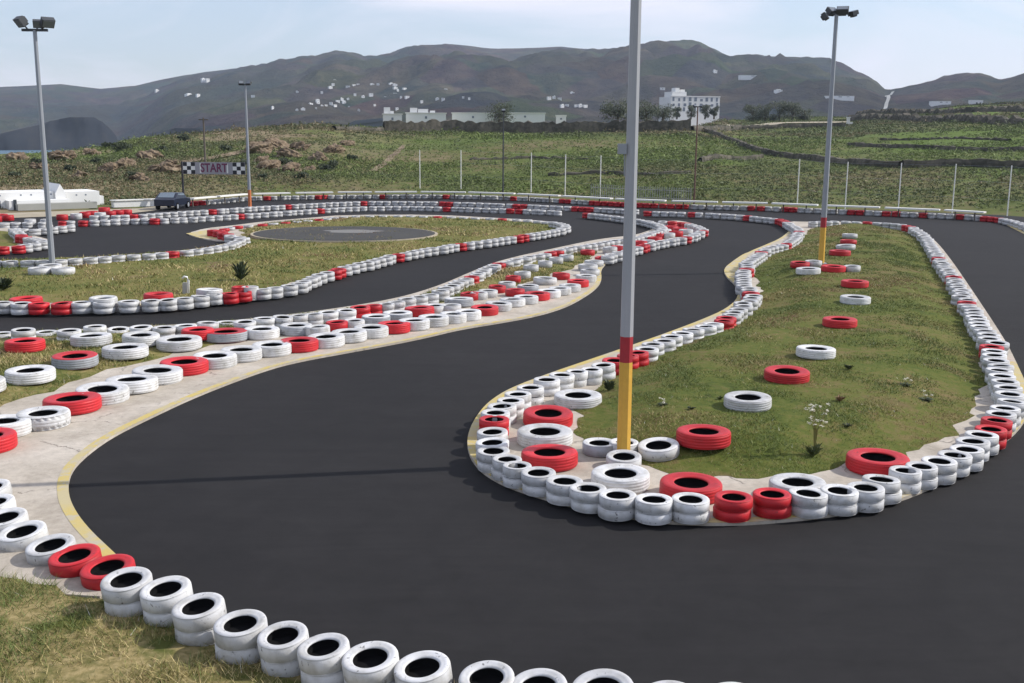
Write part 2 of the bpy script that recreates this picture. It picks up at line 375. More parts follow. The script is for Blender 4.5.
def lawn(name, pts, z0, z1, run, mat, stepm):
    if area(pts) < 0: pts = pts[::-1]
    pts2 = []
    for a, b_ in zip(pts, pts[1:] + pts[:1]):
        n_ = max(1, min(60, int((b_ - a).length / .3)))
        pts2 += [a + (b_ - a) * (k / n_) for k in range(n_)]
    jx = (fbm(np.array([p.x for p in pts2]) * 1.7 + 40, np.array([p.y for p in pts2]) * 1.7, 4) - .5) * .75; jy = (fbm(np.array([p.x for p in pts2]) * 1.7 + 80, np.array([p.y for p in pts2]) * 1.7 + 30, 4) - .5) * .75
    pts = [Vector((p.x + a, p.y + b_, 0)) for p, a, b_ in zip(pts2, jx, jy)]
    reg = Region(pts); lo = reg.p.min(0); hi = reg.p.max(0)
    gx, gy = np.meshgrid(np.arange(lo[0], hi[0], stepm), np.arange(lo[1], hi[1], stepm)); gx = gx.ravel() + RNG.uniform(-.2, .2, gx.size) * stepm; gy = gy.ravel() + RNG.uniform(-.2, .2, gy.size) * stepm
    k = reg.inside(gx, gy); gx, gy = gx[k], gy[k]; k = reg.dist(gx, gy) > stepm * .4; gx, gy = gx[k], gy[k]
    V2 = [Vector((p.x, p.y)) for p in pts] + [Vector((a, b_)) for a, b_ in zip(gx, gy)]
    nb = len(pts)
    res = delaunay_2d_cdt(V2, [(k, (k + 1) % nb) for k in range(nb)], [list(range(nb))], 1, 1e-5)
    vx = np.array([p[0] for p in res[0]]); vy = np.array([p[1] for p in res[0]])
    zz = mound(reg, vx, vy, z0, z1, run)
    fs = [tuple(f) for f in res[2]]
    V = list(zip(vx, vy, zz))
    n0 = len(V); m_ = nb
    V += [(p.x, p.y, z0) for p in pts] + [(p.x, p.y, -.02) for p in pts]
    fs += [(n0 + m_ + k, n0 + m_ + (k + 1) % m_, n0 + (k + 1) % m_, n0 + k) for k in range(m_)]
    tag(mesh_obj(name, pydata(name, V, fs, mat, smooth=True)), kind='structure')
    reg.z = (z0, z1, run); return reg
def ribbon(name, pts, w, z, mat, side=1):
    """painted strip along an open line, laid to its left (side=1)"""
    V = []; 
    for k, p in enumerate(pts):
        t = (pts[min(k + 1, len(pts) - 1)] - pts[max(k - 1, 0)]); t.z = 0; t.normalize(); nrm = Vector((-t.y, t.x, 0)) * side
        V += [(p.x, p.y, z), tuple(Vector((p.x, p.y, z)) + nrm * w)]
    Fc = [(2 * k, 2 * k + 2, 2 * k + 3, 2 * k + 1) for k in range(len(pts) - 1)]
    if side < 0: Fc = [f[::-1] for f in Fc]
    return tag(mesh_obj(name, pydata(name, V, Fc, mat)), kind='structure')

asp = [Vector((60, -12, 0)), Vector((70, 40, 0))] + [G(*p) for p in FARPX[::-1]] + [Vector((-70, 40, 0)), Vector((-60, -12, 0))]
sheet('track', asp, 0.0, 'asphalt')

# median between the two left-hand track arms
B_TRACK = [(707, 232), (704, 236), (685, 241), (660, 246), (634, 252), (620, 257), (606, 264), (600.5, 271), (602, 280), (597, 289), (580, 300.5), (563, 309), (536, 317), (498, 324), (460, 330), (423, 339), (388, 346), (344, 354), (300, 362), (265, 371), (199, 396), (149, 419.5), (109, 439.5), (80, 462), (69, 478), (68.5, 498), (76, 515), (90, 533), (110, 552), (125, 566)]
B_NORTH = [(-140, 338), (-60, 334), (0, 330), (100, 326), (200, 321), (280, 314), (345, 306), (400, 297), (440, 285), (470, 272), (500, 260), (560, 247.5), (600, 239.5), (635, 236), (650, 231), (662, 226), (664, 222), (680, 221), (697, 225.5)]
B_NORTH = [(x, y + max(0, min(4, (600 - x) / 100.0)) if y > 238 else y) for x, y in B_NORTH]
Bt = chaikin(poly(B_TRACK), 2, False); Bn = chaikin(poly(B_NORTH), 2, False)
Bp = Bt + poly([(120, 590), (100, 600), (50, 597), (0, 580), (-60, 568), (-140, 555)]) + Bn
sheet('concrete_apron', Bp, .05, 'concrete', -.01)
ribbon('kerb_line', Bt, .17, .054, 'kerb_yellow', -1 if area(Bp) < 0 else 1)
BG = poly([(-140, 450), (-60, 428), (0, 411), (40, 396), (80, 381), (130, 368), (180, 353), (240, 340), (300, 330), (350, 322), (400, 314), (450, 304), (500, 292), (550, 277), (575, 268), (590, 260), (598, 253), (596, 247), (545, 257), (500, 266.5), (470, 279), (440, 292), (400, 303.5), (345, 313), (280, 320), (200, 327), (100, 332), (0, 336), (-140, 344)])
RB = lawn('median_lawn', chaikin(BG, 2), .055, .16, 1.2, 'lawn_mid', .45)
# front lawn
FG = poly([(-160, 552), (-60, 566), (0, 577), (50, 594), (105, 598), (140, 604), (165, 612), (200, 627), (250, 650), (330, 676), (420, 698), (500, 708), (600, 722), (760, 736)]) + [Vector((8, -8, 0)), Vector((-30, -8, 0)), Vector((-30, 12, 0))]
RF = lawn('front_lawn', FG, .054, .10, .8, 'lawn_dry', .4)
# island with the tall pole
C_EDGE = [(787, 222), (791, 230), (781, 239), (765, 246), (748, 253), (733, 262), (723, 270), (726, 278), (736, 286), (739, 298), (727, 310), (700, 322), (660, 337), (620, 351), (585, 363), (550, 375), (510, 390), (488, 404), (475, 420), (467, 438), (468, 455), (478, 470), (490, 479), (506, 487.5), (530, 496), (554, 503), (585, 511), (618, 517), (650, 521), (694, 524), (740, 524), (769, 522), (813, 518), (850, 512.5), (879, 505), (901, 500), (942, 483), (972, 466), (999, 447), (1024, 424), (1031, 404), (1027, 388), (1017, 366), (1009, 349), (998, 331), (983, 308), (967, 284), (952, 262), (938, 244), (927, 235), (915, 228.5), (895, 224.5), (850, 222.5), (805, 222.5)]
C_EDGE = [(x, y + (2 if y > 415 and x > 640 else 0)) for x, y in C_EDGE]
Ce = chaikin(poly(C_EDGE), 2)
sheet('island_apron', Ce, .05, 'concrete', -.01)
sgn = 1 if area(Ce) > 0 else -1
_k = [i_ for i_, p in enumerate(Ce) if not (proj(p)[1] < 362 and proj(p)[0] > 790)]
_c = next(i_ for i_ in range(len(_k)) if _k[i_] - _k[i_ - 1] != 1 and _k[i_] - _k[i_ - 1] != 1 - len(Ce)) if len(_k) < len(Ce) else 0
ribbon('island_kerb_line', [Ce[i_] for i_ in _k[_c:] + _k[:_c]], .18, .054, 'kerb_yellow', sgn)
CG = poly([(585, 396), (578, 404), (575, 420), (574, 434), (581, 446), (600, 458), (649, 472), (690, 478), (724, 480), (770, 482), (811, 472), (835, 466), (880, 470), (908, 457), (940, 443), (966, 428), (983, 402), (990, 372), (980, 338), (960, 300), (942, 266), (925, 243), (912, 234), (890, 229), (850, 226.5), (815, 227), (804, 235), (790, 246), (770, 254), (758, 262), (753, 275), (760, 295), (750, 308), (730, 324), (700, 333), (660, 348), (630, 365), (605, 383)])
RC = lawn('island_lawn', chaikin(CG, 2), .055, .36, 2.0, 'lawn_green', .5)
# yellow kerb swelling on the island's left side
sheet('yellow_kerb', chaikin(poly([(723.5, 270), (726, 278), (735, 285), (738, 280), (737, 270), (745, 260), (752, 253), (745, 254), (733, 262)]), 2), .058, 'kerb_yellow')
# back island
D_S = [(-140, 318), (0, 311), (76, 309), (166, 306), (232, 301), (299, 288), (353, 270.5), (416, 255), (499, 243), (566, 231.5)]
D_N = [(569, 229), (566, 225.5), (550, 222), (513, 219.5), (433, 215.2), (343, 215.6), (310, 218.5), (265, 222), (230, 226.5), (205, 229), (186, 234.5), (200, 239), (222, 240.5), (236, 240), (222, 243.5), (195, 248), (165, 251), (100, 256), (0, 259), (-140, 264)]
D_N = [(x, y + (2 if x <= 236 and y > 240 else 0)) for x, y in D_N]
Ds = chaikin(poly(D_S), 2, False); Dp = Ds + chaikin(poly(D_N), 1, False)
sheet('back_island_kerb', Dp, .05, 'concrete', -.01)
ribbon('back_kerb_line', Ds, .14, .054, 'kerb_yellow', 1 if area(Dp) > 0 else -1)
sheet('yellow_hairpin_kerb', poly([(186, 234.5), (200, 239), (222, 240.5), (232, 239), (215, 235), (206, 231)]), .056, 'kerb_yellow')
DGp = poly([(-140, 312), (0, 306), (76, 304), (166, 301.5), (232, 296), (299, 283), (353, 266.5), (416, 251.5), (499, 240.5), (558, 230), (556, 226), (513, 221.5), (433, 217), (343, 217.3), (310, 220), (265, 224), (240, 229), (245, 240), (225, 245.5), (195, 250), (165, 253), (100, 258), (0, 261), (-140, 266)])
RD = lawn('back_island_lawn', chaikin(DGp, 1), .055, .14, 2.0, 'lawn_olive', 1.2)
cc = G(345, 233.3, .2); rx = 4.85; ry = 4.2
circ = [cc + Vector((rx * math.cos(t), ry * math.sin(t), 0)) for t in np.linspace(0, 2 * math.pi, 64, endpoint=False)]
sheet('round_asphalt_pad', [cc + (p - cc) * 1.03 for p in circ], .205, 'dirt_road', .0)
simple('pad_asphalt', (.036, .034, .031), .9, vary=.35, scale=.6)
sheet('round_asphalt_top', circ, .215, 'pad_asphalt')
sheet('pad_pale_patch', [cc + Vector((.3 + (1.5 + .3 * math.sin(5 * t)) * math.cos(t), 1.0 + 1.0 * math.sin(t), 0)) for t in np.linspace(0, 2 * math.pi, 28, endpoint=False)], .222, 'pad_grey')
# left edge island
Ep = poly([(-140, 258), (0, 252.5), (30, 249), (52, 245.5), (50, 240.5), (28, 235), (14, 229.5), (0, 228.5), (-140, 232)])
sheet('side_island_kerb', Ep, .05, 'concrete', -.01)
lawn('side_island_lawn', poly([(-140, 255), (0, 250), (14, 246), (16, 240), (10, 233), (0, 231), (-140, 235)]), .055, .1, 1.0, 'lawn_olive', 1.0)
# pit apron, right verge line
sheet('pit_apron', poly([(-160, 224), (0, 218.5), (60, 216.5), (130, 213.5), (178, 208), (178, 203), (140, 208.5), (0, 213.5), (-160, 221)]), .02, 'dirt_road')
ribbon('verge_line', poly([(1003, 223.5), (1024, 234), (1060, 250), (1110, 275)]), .25, .005, 'kerb_yellow')
def ground_z(x, y):
    for reg in (RC, RB, RF, RD):
        if reg.inside(x, y)[0]: return float(mound(reg, np.array([x]), np.array([y]), *reg.z)[0])
    return .05

# ------------------------------------------------------------------ tyres
def lathe(prof_, n, mi=0, lug=None):
    V = []; Fc = []
    m_ = len(prof_)
    for k in range(n):
        a = 2 * math.pi * k / n; ca, sa = math.cos(a), math.sin(a)
        for j, (r_, z) in enumerate(prof_):
            if lug and j in lug and (k // 2 % 2): r_ -= .035
            V.append((r_ * ca, r_ * sa, z))
    for k in range(n):
        for j in range(m_ - 1):
            Fc.append((k * m_ + j, k * m_ + j + 1, ((k + 1) % n) * m_ + j + 1, ((k + 1) % n) * m_ + j))
    return V, Fc
def tyre_profiles(R_, W, Ri, lugs=False, grooves=True):
    w = W / 2
    tr = [(R_ - .10 * w * 1.2, .90 * w), (R_ - .02, .84 * w), (R_ - .004, .74 * w)]
    if grooves:
        g = .0022 if R_ < .4 else .003
        for c_ in ((.33, -.33) if R_ < .4 else (.42, 0, -.42)):
            tr += [(R_, (c_ + .10) * w), (R_ - g, (c_ + .07) * w), (R_ - g, (c_ - .07) * w), (R_, (c_ - .10) * w)]
    tr += [(R_ - .004, -.74 * w), (R_ - .02, -.84 * w), (R_ - .10 * w * 1.2, -.90 * w)]
    k = R_ - Ri
    up = [(Ri + .012, .62 * w), (Ri - .004, .72 * w), (Ri + .004, .82 * w), (Ri + .10 * k, .86 * w), (Ri + .2 * k, .92 * w), (Ri + .26 * k, .90 * w), (Ri + .45 * k, 1.0 * w), (Ri + .65 * k, 1.0 * w), (R_ - .05 * R_, .96 * w), (R_ - .10 * w * 1.2, .90 * w)]
    dn = [(r_, -z) for r_, z in up[::-1]][:5]
    lip = [(r_, -z) for r_, z in up[::-1]][4:]
    uplip, uplow = up[:6], up[5:]
    ln = [(Ri + .012, -.62 * w), (Ri + .03, -.55 * w), (Ri + .035, 0), (Ri + .03, .55 * w), (Ri + .012, .62 * w)]
    ln = lip + ln
    return tr, up, dn, ln, uplip, uplow
TY = {}
def tyre_kind(key, R_, W, Ri, n=44, lugs=False, grooves=True):
    tr, up, dn, ln, uplip, uplow = tyre_profiles(R_, W, Ri, lugs, grooves)
    sh = lambda V: [(x, y, z + W / 2) for x, y, z in V]
    out = {'W': W, 'R': R_}
    for col in ('white', 'red', 'grey', 'mixed', 'worn'):
        cm = {'mixed': 'red', 'worn': 'white'}.get(col, col) + '_paint'; tm = {'mixed': 'grey', 'worn': 'grey'}.get(col, col) + '_paint'
        lug = {1, 2, 3, len(tr) - 2, len(tr) - 3, len(tr) - 4} if lugs else None
        V, Fc = lathe(tr[::-1], n, lug=lug); Fc = [f[::-1] for f in Fc]; t_ = (sh(V), Fc)
        V1, F1 = lathe(up, n); V2, F2 = lathe(dn, n)
        F1 = [f[::-1] for f in F1] ; F2 = [f[::-1] for f in F2]
        s_ = (sh(V1) + sh(V2), F1 + [tuple(q_ + len(V1) for q_ in f) for f in F2])
        V3, F3 = lathe(ln, n); fl = len(V3); rf = Ri + .034
        V3 = V3 + [(rf * math.cos(6.2832 * q_ / n), rf * math.sin(6.2832 * q_ / n), -W * .2) for q_ in range(n)]; l_ = (sh(V3), [f[::-1] for f in F3] + [tuple(fl + q_ for q_ in range(n))])  # black disc added across the hole, painting in the shade inside
        V4, F4 = lathe(uplow, n); V5, F5 = lathe(uplip, n); n12 = len(V4)
        s2 = (sh(V4) + sh(V2), [f[::-1] for f in F4] + [tuple(q_ + n12 for q_ in f) for f in F2]); l2 = (l_[0] + sh(V5), l_[1] + [tuple(q_ + len(l_[0]) for q_ in f[::-1]) for f in F5])
        out[col + '_under'] = (None, pydata('sidewall', s2[0], s2[1], cm, smooth=True), pydata('liner', l2[0], l2[1], 'rubber', smooth=True))
        mbk = MB(); mbk.add(*t_, 0); mbk.add(*s2, 1); mbk.add(*l2, 2); out[col + '_one_under'] = pydata('tyre', mbk.v, mbk.f, [tm, cm, 'rubber'], mbk.i, smooth=True)
        if col in ('white', 'red', 'grey') or True:
            out[col] = (pydata('tread', t_[0], t_[1], tm, smooth=True), pydata('sidewall', s_[0], s_[1], cm, smooth=True), pydata('liner', l_[0], l_[1], 'rubber', smooth=True))
            mbk = MB(); mbk.add(*t_, 0); mbk.add(*s_, 1); mbk.add(*l_, 2)
            out[col + '_one'] = pydata('tyre', mbk.v, mbk.f, [tm, cm, 'rubber'], mbk.i, smooth=True)
            out[col + '_raw'] = mbk
    TY[key] = out
tyre_kind('car', .30, .165, .185, grooves=False)
tyre_kind('low', .30, .165, .185, 12, grooves=False)
tyre_kind('truck', .52, .26, .285, 52)
tyre_kind('lugged', .53, .28, .285, 96, lugs=True)
CW = .165; TW = .26

TYRES = []   # dict(kind,col,pos,scale,tilt,label,group,row)
def put(kind, col, pos, sc, label, group, tilt=(0, 0), zs=None, under=False):
    TYRES.append(dict(under=under, kind=kind, col=col, pos=Vector(pos), sc=sc, label=label, group=group, tilt=tilt, zs=zs or 1.0))
def top_at(px, py, hgt_, z0=None):
    """ground point of a stack whose open top shows at the pixel"""
    zz = .05 if z0 is None else z0
    for _ in range(4):
        p = G(px, py, zz + hgt_)
        if z0 is None: zz = ground_z(p.x, p.y)
    return Vector((p.x, p.y, zz))
def size_from(px_w, p):
    d = proj(p)[2]; return px_w / F * d / math.sqrt(1 + (p.x / max(p.y, .1)) ** 2 * .8)
ORD = ['zeroth', 'first', 'second', 'third', 'fourth', 'fifth', 'sixth', 'seventh', 'eighth', 'ninth', 'tenth', 'eleventh', 'twelfth', 'thirteenth', 'fourteenth', 'fifteenth', 'sixteenth', 'seventeenth', 'eighteenth', 'nineteenth', 'twentieth']
def ordw(k): return ORD[k] if k < len(ORD) else '%dth' % k
def row_labels(stacks, row, fwd, back, names=None, unit='stack'):
    """stacks: list of colours; returns for each stack a phrase that singles it out by the red ones of its row"""
    runs = []; k = 0
    isred = [c in ('red', 'mixed') for c in stacks]
    while k < len(stacks):
        if isred[k]:
            j = k
            while j + 1 < len(stacks) and isred[j + 1]: j += 1
            runs.append((k, j)); k = j + 1
        else: k += 1
    def nm(g):
        if names and g in names: return names[g]
        a, b_ = runs[g]; w = 'pair' if b_ - a == 1 else ('trio' if b_ - a == 2 else unit)
        if len(runs) == 1: return 'the red %s of %s' % (w, row)
        return 'the %s red %s of %s' % (ordw(g + 1), 'group' if b_ > a else unit, row)
    out = []
    for k in range(len(stacks)):
        if not runs: out.append('%s %s of %s' % (ordw(k + 1), unit, row)); continue
        best = min(range(len(runs)), key=lambda g: max(runs[g][0] - k, k - runs[g][1], 0))
        a, b_ = runs[best]
        if a <= k <= b_:
            out.append(('in ' + nm(best)) if a == b_ else '%s in %s' % (ordw(k - a + 1), nm(best)))
        elif k > b_: out.append('%s %s %s %s' % (ordw(k - b_), unit, fwd, nm(best)))
        else: out.append('%s %s %s %s' % (ordw(a - k), unit, back, nm(best)))
    return out
def add_stacks(pts, cols, nhigh, D, row, fwd, back, names=None, group=None, tilt=0.0, tiltdir=None, W=CW):
    ph = row_labels(cols, row, fwd, back, names)
    for k, (p, c) in enumerate(zip(pts, cols)):
        nh = nhigh[k] if isinstance(nhigh, (list, tuple)) else nhigh
        Dk = D[k] if isinstance(D, (list, tuple)) else D
        dn = min([(p - q_).to_2d().length for j, q_ in enumerate(pts) if abs(j - k) == 1] + [9])
        Dk = min(Dk, max(dn / .83, Dk * .7)) * random.uniform(.97, 1.02); sc = Dk / .6
        for lv in range(nh):
            lvl = '' if nh == 1 else (('upper', 'lower')[lv == 0] if nh == 2 else ('bottom', 'middle', 'top')[min(lv, 2)])
            red = c == 'red' and 'red' in ph[k][:14]
            cn = 'red' if c in ('red', 'mixed') else 'white'
            lab = ('%s %s tyre %s' if ph[k].startswith('in ') else '%s %s tyre, %s') % (lvl, cn, ph[k])
            ta = random.uniform(0, 6.28); tm = abs(random.gauss(0, rad(1.6)))
            tx, ty_ = tm * math.cos(ta), tm * math.sin(ta)
            if tiltdir and lv == nh - 1: tx += tilt * tiltdir[0]; ty_ += tilt * tiltdir[1]
            jx, jy = (random.gauss(0, .012), random.gauss(0, .012)) if lv else (0, 0)
            put('car', c, (p.x + jx, p.y + jy, p.z + lv * W * 1.0), sc, lab.strip(), group or row, (tx, ty_), W / CW, lv < nh - 1)
def walk(pts_px, z_top, spacing):
    P = chaikin([G(x, y, z_top) for x, y in pts_px], 1, False); P = [Vector((p.x, p.y, z_top)) for p in P]
    out = [P[0].copy()]; need = spacing
    for a, b_ in zip(P, P[1:]):
        L_ = (b_ - a).length; d = 0
        while L_ - d >= need:
            d += need; out.append(a + (b_ - a) * (d / L_)); need = spacing
        need -= (L_ - d)
    return out
def add_line(pts_px, reds, nh, D, row, fwd, back, names=None, group=None, sp=1.0, z0=.05, jitter=.045, wide=None):
    """reds: pixel points (x, y) or (x0, x1) spans in x"""
    zt = z0 + nh * CW
    P = walk(pts_px, zt, D * sp); cols = ['white'] * len(P)
    pp = [proj(p) for p in P]
    for r_ in reds:
        if r_[0] == 'x':
            for k, q_ in enumerate(pp):
                if r_[1] <= q_[0] <= r_[2] and (len(r_) < 4 or r_[3] <= q_[1] <= r_[4]): cols[k] = 'red'
        else:
            k = min(range(len(pp)), key=lambda j: (pp[j][0] - r_[0]) ** 2 + (pp[j][1] - r_[1]) ** 2 * 4); cols[k] = 'red'
    P2 = [Vector((p.x + random.gauss(0, jitter), p.y + random.gauss(0, jitter), z0)) for p in P]
    add_stacks(P2, cols, nh, D, row, fwd, back, names, group)

# -- front barrier (lower left)
fr = [(-22, 471, 'white', 1, .64), (-10, 486, 'white', 1, .64), (-6, 501, 'white', 1, .64), (6, 515.5, 'white', 1, .64), (23.5, 529.5, 'white', 1, .66), (52, 543, 'white', 1, .64), (76, 553.5, 'red', 1, .66), (109, 565, 'red', 1, .67),
      (129, 577, 'white', 2, .61), (168, 586, 'white', 2, .60), (200.6, 603.5, 'white', 2, .60), (241, 621, 'white', 2, .58), (285.7, 632, 'white', 2, .55), (326.5, 644.5, 'white', 2, .55), (372.6, 654, 'white', 2, .58), (423, 664.5, 'white', 2, .57), (488, 675, 'white', 2, .57), (539, 682, 'white', 2, .57), (604, 686, 'white', 2, .64), (669, 696, 'white', 2, .60), (735, 697, 'white', 2, .60)]
fw = .2
add_stacks([top_at(x, y, n_ * fw, .05 if k < 8 else .06) for k, (x, y, c, n_, d) in enumerate(fr)], [f[2] for f in fr], [f[3] for f in fr], [f[4] for f in fr],
           'the front barrier', 'to the right of', 'to the left of', {0: 'the front lawn red pair'}, 'tyres of the front barrier', rad(7.5), (.75, -.75), fw)
# -- island ring
ring = [(611.6, 361.2), (604, 364.5), (591.6, 369), (576, 371), (561, 374.4), (547, 379), (530, 387), (518, 393.5), (510.5, 400), (502, 405.5), (496, 411.5), (494, 418.5), (493.5, 431), (492.5, 441.3), (494, 450), (506, 458), (517.5, 464.7), (540, 471.8), (565, 480), (589.5, 487), (617, 494), (654, 498), (691, 498), (733, 495.8), (773, 493), (809.5, 492), (839.6, 489.6), (866, 486.6), (883.6, 478.6), (905.5, 469.8), (922.5, 465.7), (939, 460.3), (953.6, 453.9), (967, 448.5), (973, 440.3), (983, 433.7), (991, 428.3), (997, 419.5), (1001.5, 413), (1006.5, 407.5), (1011, 400.5)]
ring = ring[1:]
rc = ['white'] * len(ring)
for k in (10, 22, 23, 35, 36): rc[k] = 'red'
add_stacks([top_at(x, y, 2 * CW, .05) for x, y in ring], rc, 2, .58, 'the lamp post island', 'to the right of', 'before', {0: 'the red island tip stack', 1: 'the front red pair', 2: 'the red corner pair'}, 'tyres round the lamp post island')
add_line([(1011, 393), (1007, 386), (1004.5, 380), (1001, 373), (998, 366), (996, 357), (994, 347), (990, 338), (986, 331), (980, 322.7), (976, 315.7), (972, 308.7), (967.6, 301.8), (962, 293.4), (958, 285), (952, 276.8), (948, 271), (942.6, 264), (939, 257.8), (934, 249), (928.7, 240.6), (923, 233.6), (916, 229), (910, 225.6), (896.7, 223.5), (870, 222), (840, 221), (812, 222)],
         [(994, 347), (994, 344), (967.6, 301.8), (952, 276.8), (939, 257.8), (910, 225.3), (909, 225.6), (868, 222)], 2, .60, "the island's long right side", 'beyond', 'before', None, "tyres along the island's right side")
add_line([(614, 359.6), (637, 353.5), (650, 346.5), (669.7, 338), (686, 331.7), (704.5, 326), (714, 323.5), (724, 320), (734, 311.5), (741, 307), (746, 301.5), (750.5, 297), (750, 291), (743.5, 282.5), (743, 275), (745.5, 268.6), (749, 260.5), (756.6, 255.5), (762.5, 251.5), (768, 248.3), (775.6, 246), (786.6, 243.6), (796, 237), (800.5, 230), (791.7, 225), (783, 219.5), (760, 217), (740, 215), (720, 213.5), (680, 212), (640, 211)],
         [(614, 359), (622, 357), (637, 354), (720, 321), (725, 319), (751.6, 291.8), (745.6, 268.7), (762.5, 252.5), (786.6, 244), (800, 231), ('x', 774, 788, 218, 222), ('x', 742, 748, 214, 217), ('x', 684, 700, 210, 215), ('x', 645, 655, 210, 214)], 2, .60, "the island's left side", 'beyond', 'before', None, "tyres along the island's left side")
# -- median, track side: big tyres on the concrete
def big(px, py, w, col, label, group, kind='truck', hz=TW, tilt=(0, 0), z0=None):
    p = top_at(px, py, hz, z0); sc = size_from(w, p + Vector((0, 0, hz))) / (2 * TY[kind]['R'])
    ta = random.uniform(0, 6.28); tm = abs(random.gauss(0, rad(1.5)))
    put(kind, col, p, sc, label, group, (tilt[0] + tm * math.cos(ta), tilt[1] + tm * math.sin(ta)), (hz / TY[kind]['W']))
rowA = [(-14, 434, 62, 'red'), (3, 419.5, 60, 'white'), (43, 411.5, 61, 'white'), (72, 397, 61, 'red'), (102, 387.5, 54, 'white'), (131.5, 378, 53, 'white'), (157, 369, 51, 'white'), (184, 360.5, 49, 'red'), (214.5, 354.5, 45, 'white'), (241, 348.5, 42, 'white'), (271.5, 343.5, 40, 'white'), (299, 339.5, 39, 'red'), (326, 335.5, 38, 'white'), (349, 330.8, 36, 'white'), (371, 326.5, 35, 'white'), (394, 322.5, 34, 'red'), (414, 319.5, 32, 'white'), (433.5, 316, 31, 'white'), (453, 313, 30, 'white'), (468, 310.5, 28, 'white'), (484.5, 306.5, 28, 'red'), (498.5, 302.5, 27, 'white'), (512.5, 298.5, 26, 'white'), (526, 296, 25, 'white'), (537, 292.5, 26, 'red'), (549, 290, 24, 'white'), (560, 287.5, 23, 'white'), (570, 284.5, 22, 'white'), (578, 280, 22, 'red'), (586, 275, 21, 'white'), (590, 269.5, 20, 'white'), (588, 264.5, 20, 'white'), (594, 260.5, 20, 'white'), (604, 256.8, 19, 'red'), (613, 253.8, 18, 'white')]
ph = row_labels([r_[3] for r_ in rowA], 'the concrete apron', 'beyond', 'before', None, 'tyre')
_pa = [top_at(r_[0], r_[1], .26, .05) for r_ in rowA]
for k, (x, y, w, c) in enumerate(rowA):
    q_ = ph[k]
    dn = min((_pa[k] - _pa[j]).length for j in (k - 1, k + 1) if 0 <= j < len(rowA)); p = _pa[k]
    w = min(w, max(.6 * w, dn / .79 / proj(p + Vector((0, 0, .26)))[2] * F * math.sqrt(1 + (p.x / p.y) ** 2 * .8)))
    big(x, y, w, c, ('big %s tyre lying %s' if q_.startswith('in ') else 'big %s tyre, %s') % (c, q_.replace('in the', 'as the')), 'big tyres along the concrete apron', 'lugged' if k == 2 else 'truck', .27 if k < 20 else .24, z0=.05)
add_line([(608, 256), (622, 251.5), (640, 246), (655, 242), (672, 239), (684.6, 237.3), (693, 234.5), (701, 231), (704.7, 229.5), (699.6, 227), (690.8, 224), (682, 222), (663, 221)], [(640.6, 246), (645, 244.5), (684.6, 237), (704, 230), ('x', 666, 688, 220, 224)], 2, .60, 'the median tip', 'beyond', 'before', None, 'tyres round the median tip')
mid = [(610, 247, 'white'), (618, 246, 'red'), (626, 245, 'white'), (640, 241, 'red'), (648, 240, 'white'), (655, 237, 'red'), (658, 233, 'red'), (668, 233, 'white'), (664, 229, 'white'), (676, 231, 'red'), (671, 226, 'red'), (680, 228, 'red'), (686, 229.5, 'white')]
ph = row_labels([c for *_, c in mid], 'the heap on the median tip', 'beyond', 'before', None, 'tyre')
for (x, y, c), q_ in zip(mid, ph): big(x, y, 15, c, ('%s tyre %s' if q_.startswith('in ') else '%s tyre, %s') % (c, q_), 'tyres on the median tip', 'truck', .3, z0=.05)
# -- median, second-track side
bn = [(-22, 334, 1), (2, 333, 1), (23, 329.5, 2), (46, 331.5, 1), (68.5, 330, 2), (95, 326, 2), (118.6, 328.5, 1), (140.6, 326.5, 2), (164, 327, 2), (185, 325, 2), (207, 322.5, 2), (227, 321.8, 1), (245, 321.3, 2), (264, 318, 2), (282, 316.5, 2), (299, 315, 2), (314, 313.6, 2), (328, 311.6, 2), (345.7, 310, 2), (360.6, 306.8, 2), (374, 304.8, 2), (386, 303.5, 2), (396, 301.5, 2), (407, 298.5, 2), (419, 296.5, 2), (430, 294.5, 2), (440.6, 290.5, 2)]
bc = ['white'] * len(bn); bc[19] = bc[20] = 'red'
add_stacks([top_at(x, y, n_ * CW, .07) for x, y, n_ in bn], bc, [b_[2] for b_ in bn], .62, "the median's far row", 'beyond', 'before', {0: "the dark red pair of the median's far row"}, "tyres along the median's far side")
add_line([(446, 287.5), (456, 282.5), (463, 280), (471.6, 277), (477, 273), (484, 269.5), (491, 266.8), (500.6, 263), (508.5, 261), (525, 257.5), (543.7, 254), (552.5, 252), (561, 249.5), (580, 246), (598, 243), (617.6, 240), (635, 238), (648, 234), (658, 231), (663.7, 228), (658.6, 224), (650, 221.5), (635, 218.5), (615, 216), (583, 212.5)],
         [(471.6, 277.6), (500.6, 263), (552.5, 252), (556, 251), ('x', 575, 592, 211, 214)], 2, .60, "the median's distant row", 'beyond', 'before', None, "tyres along the median's far side")
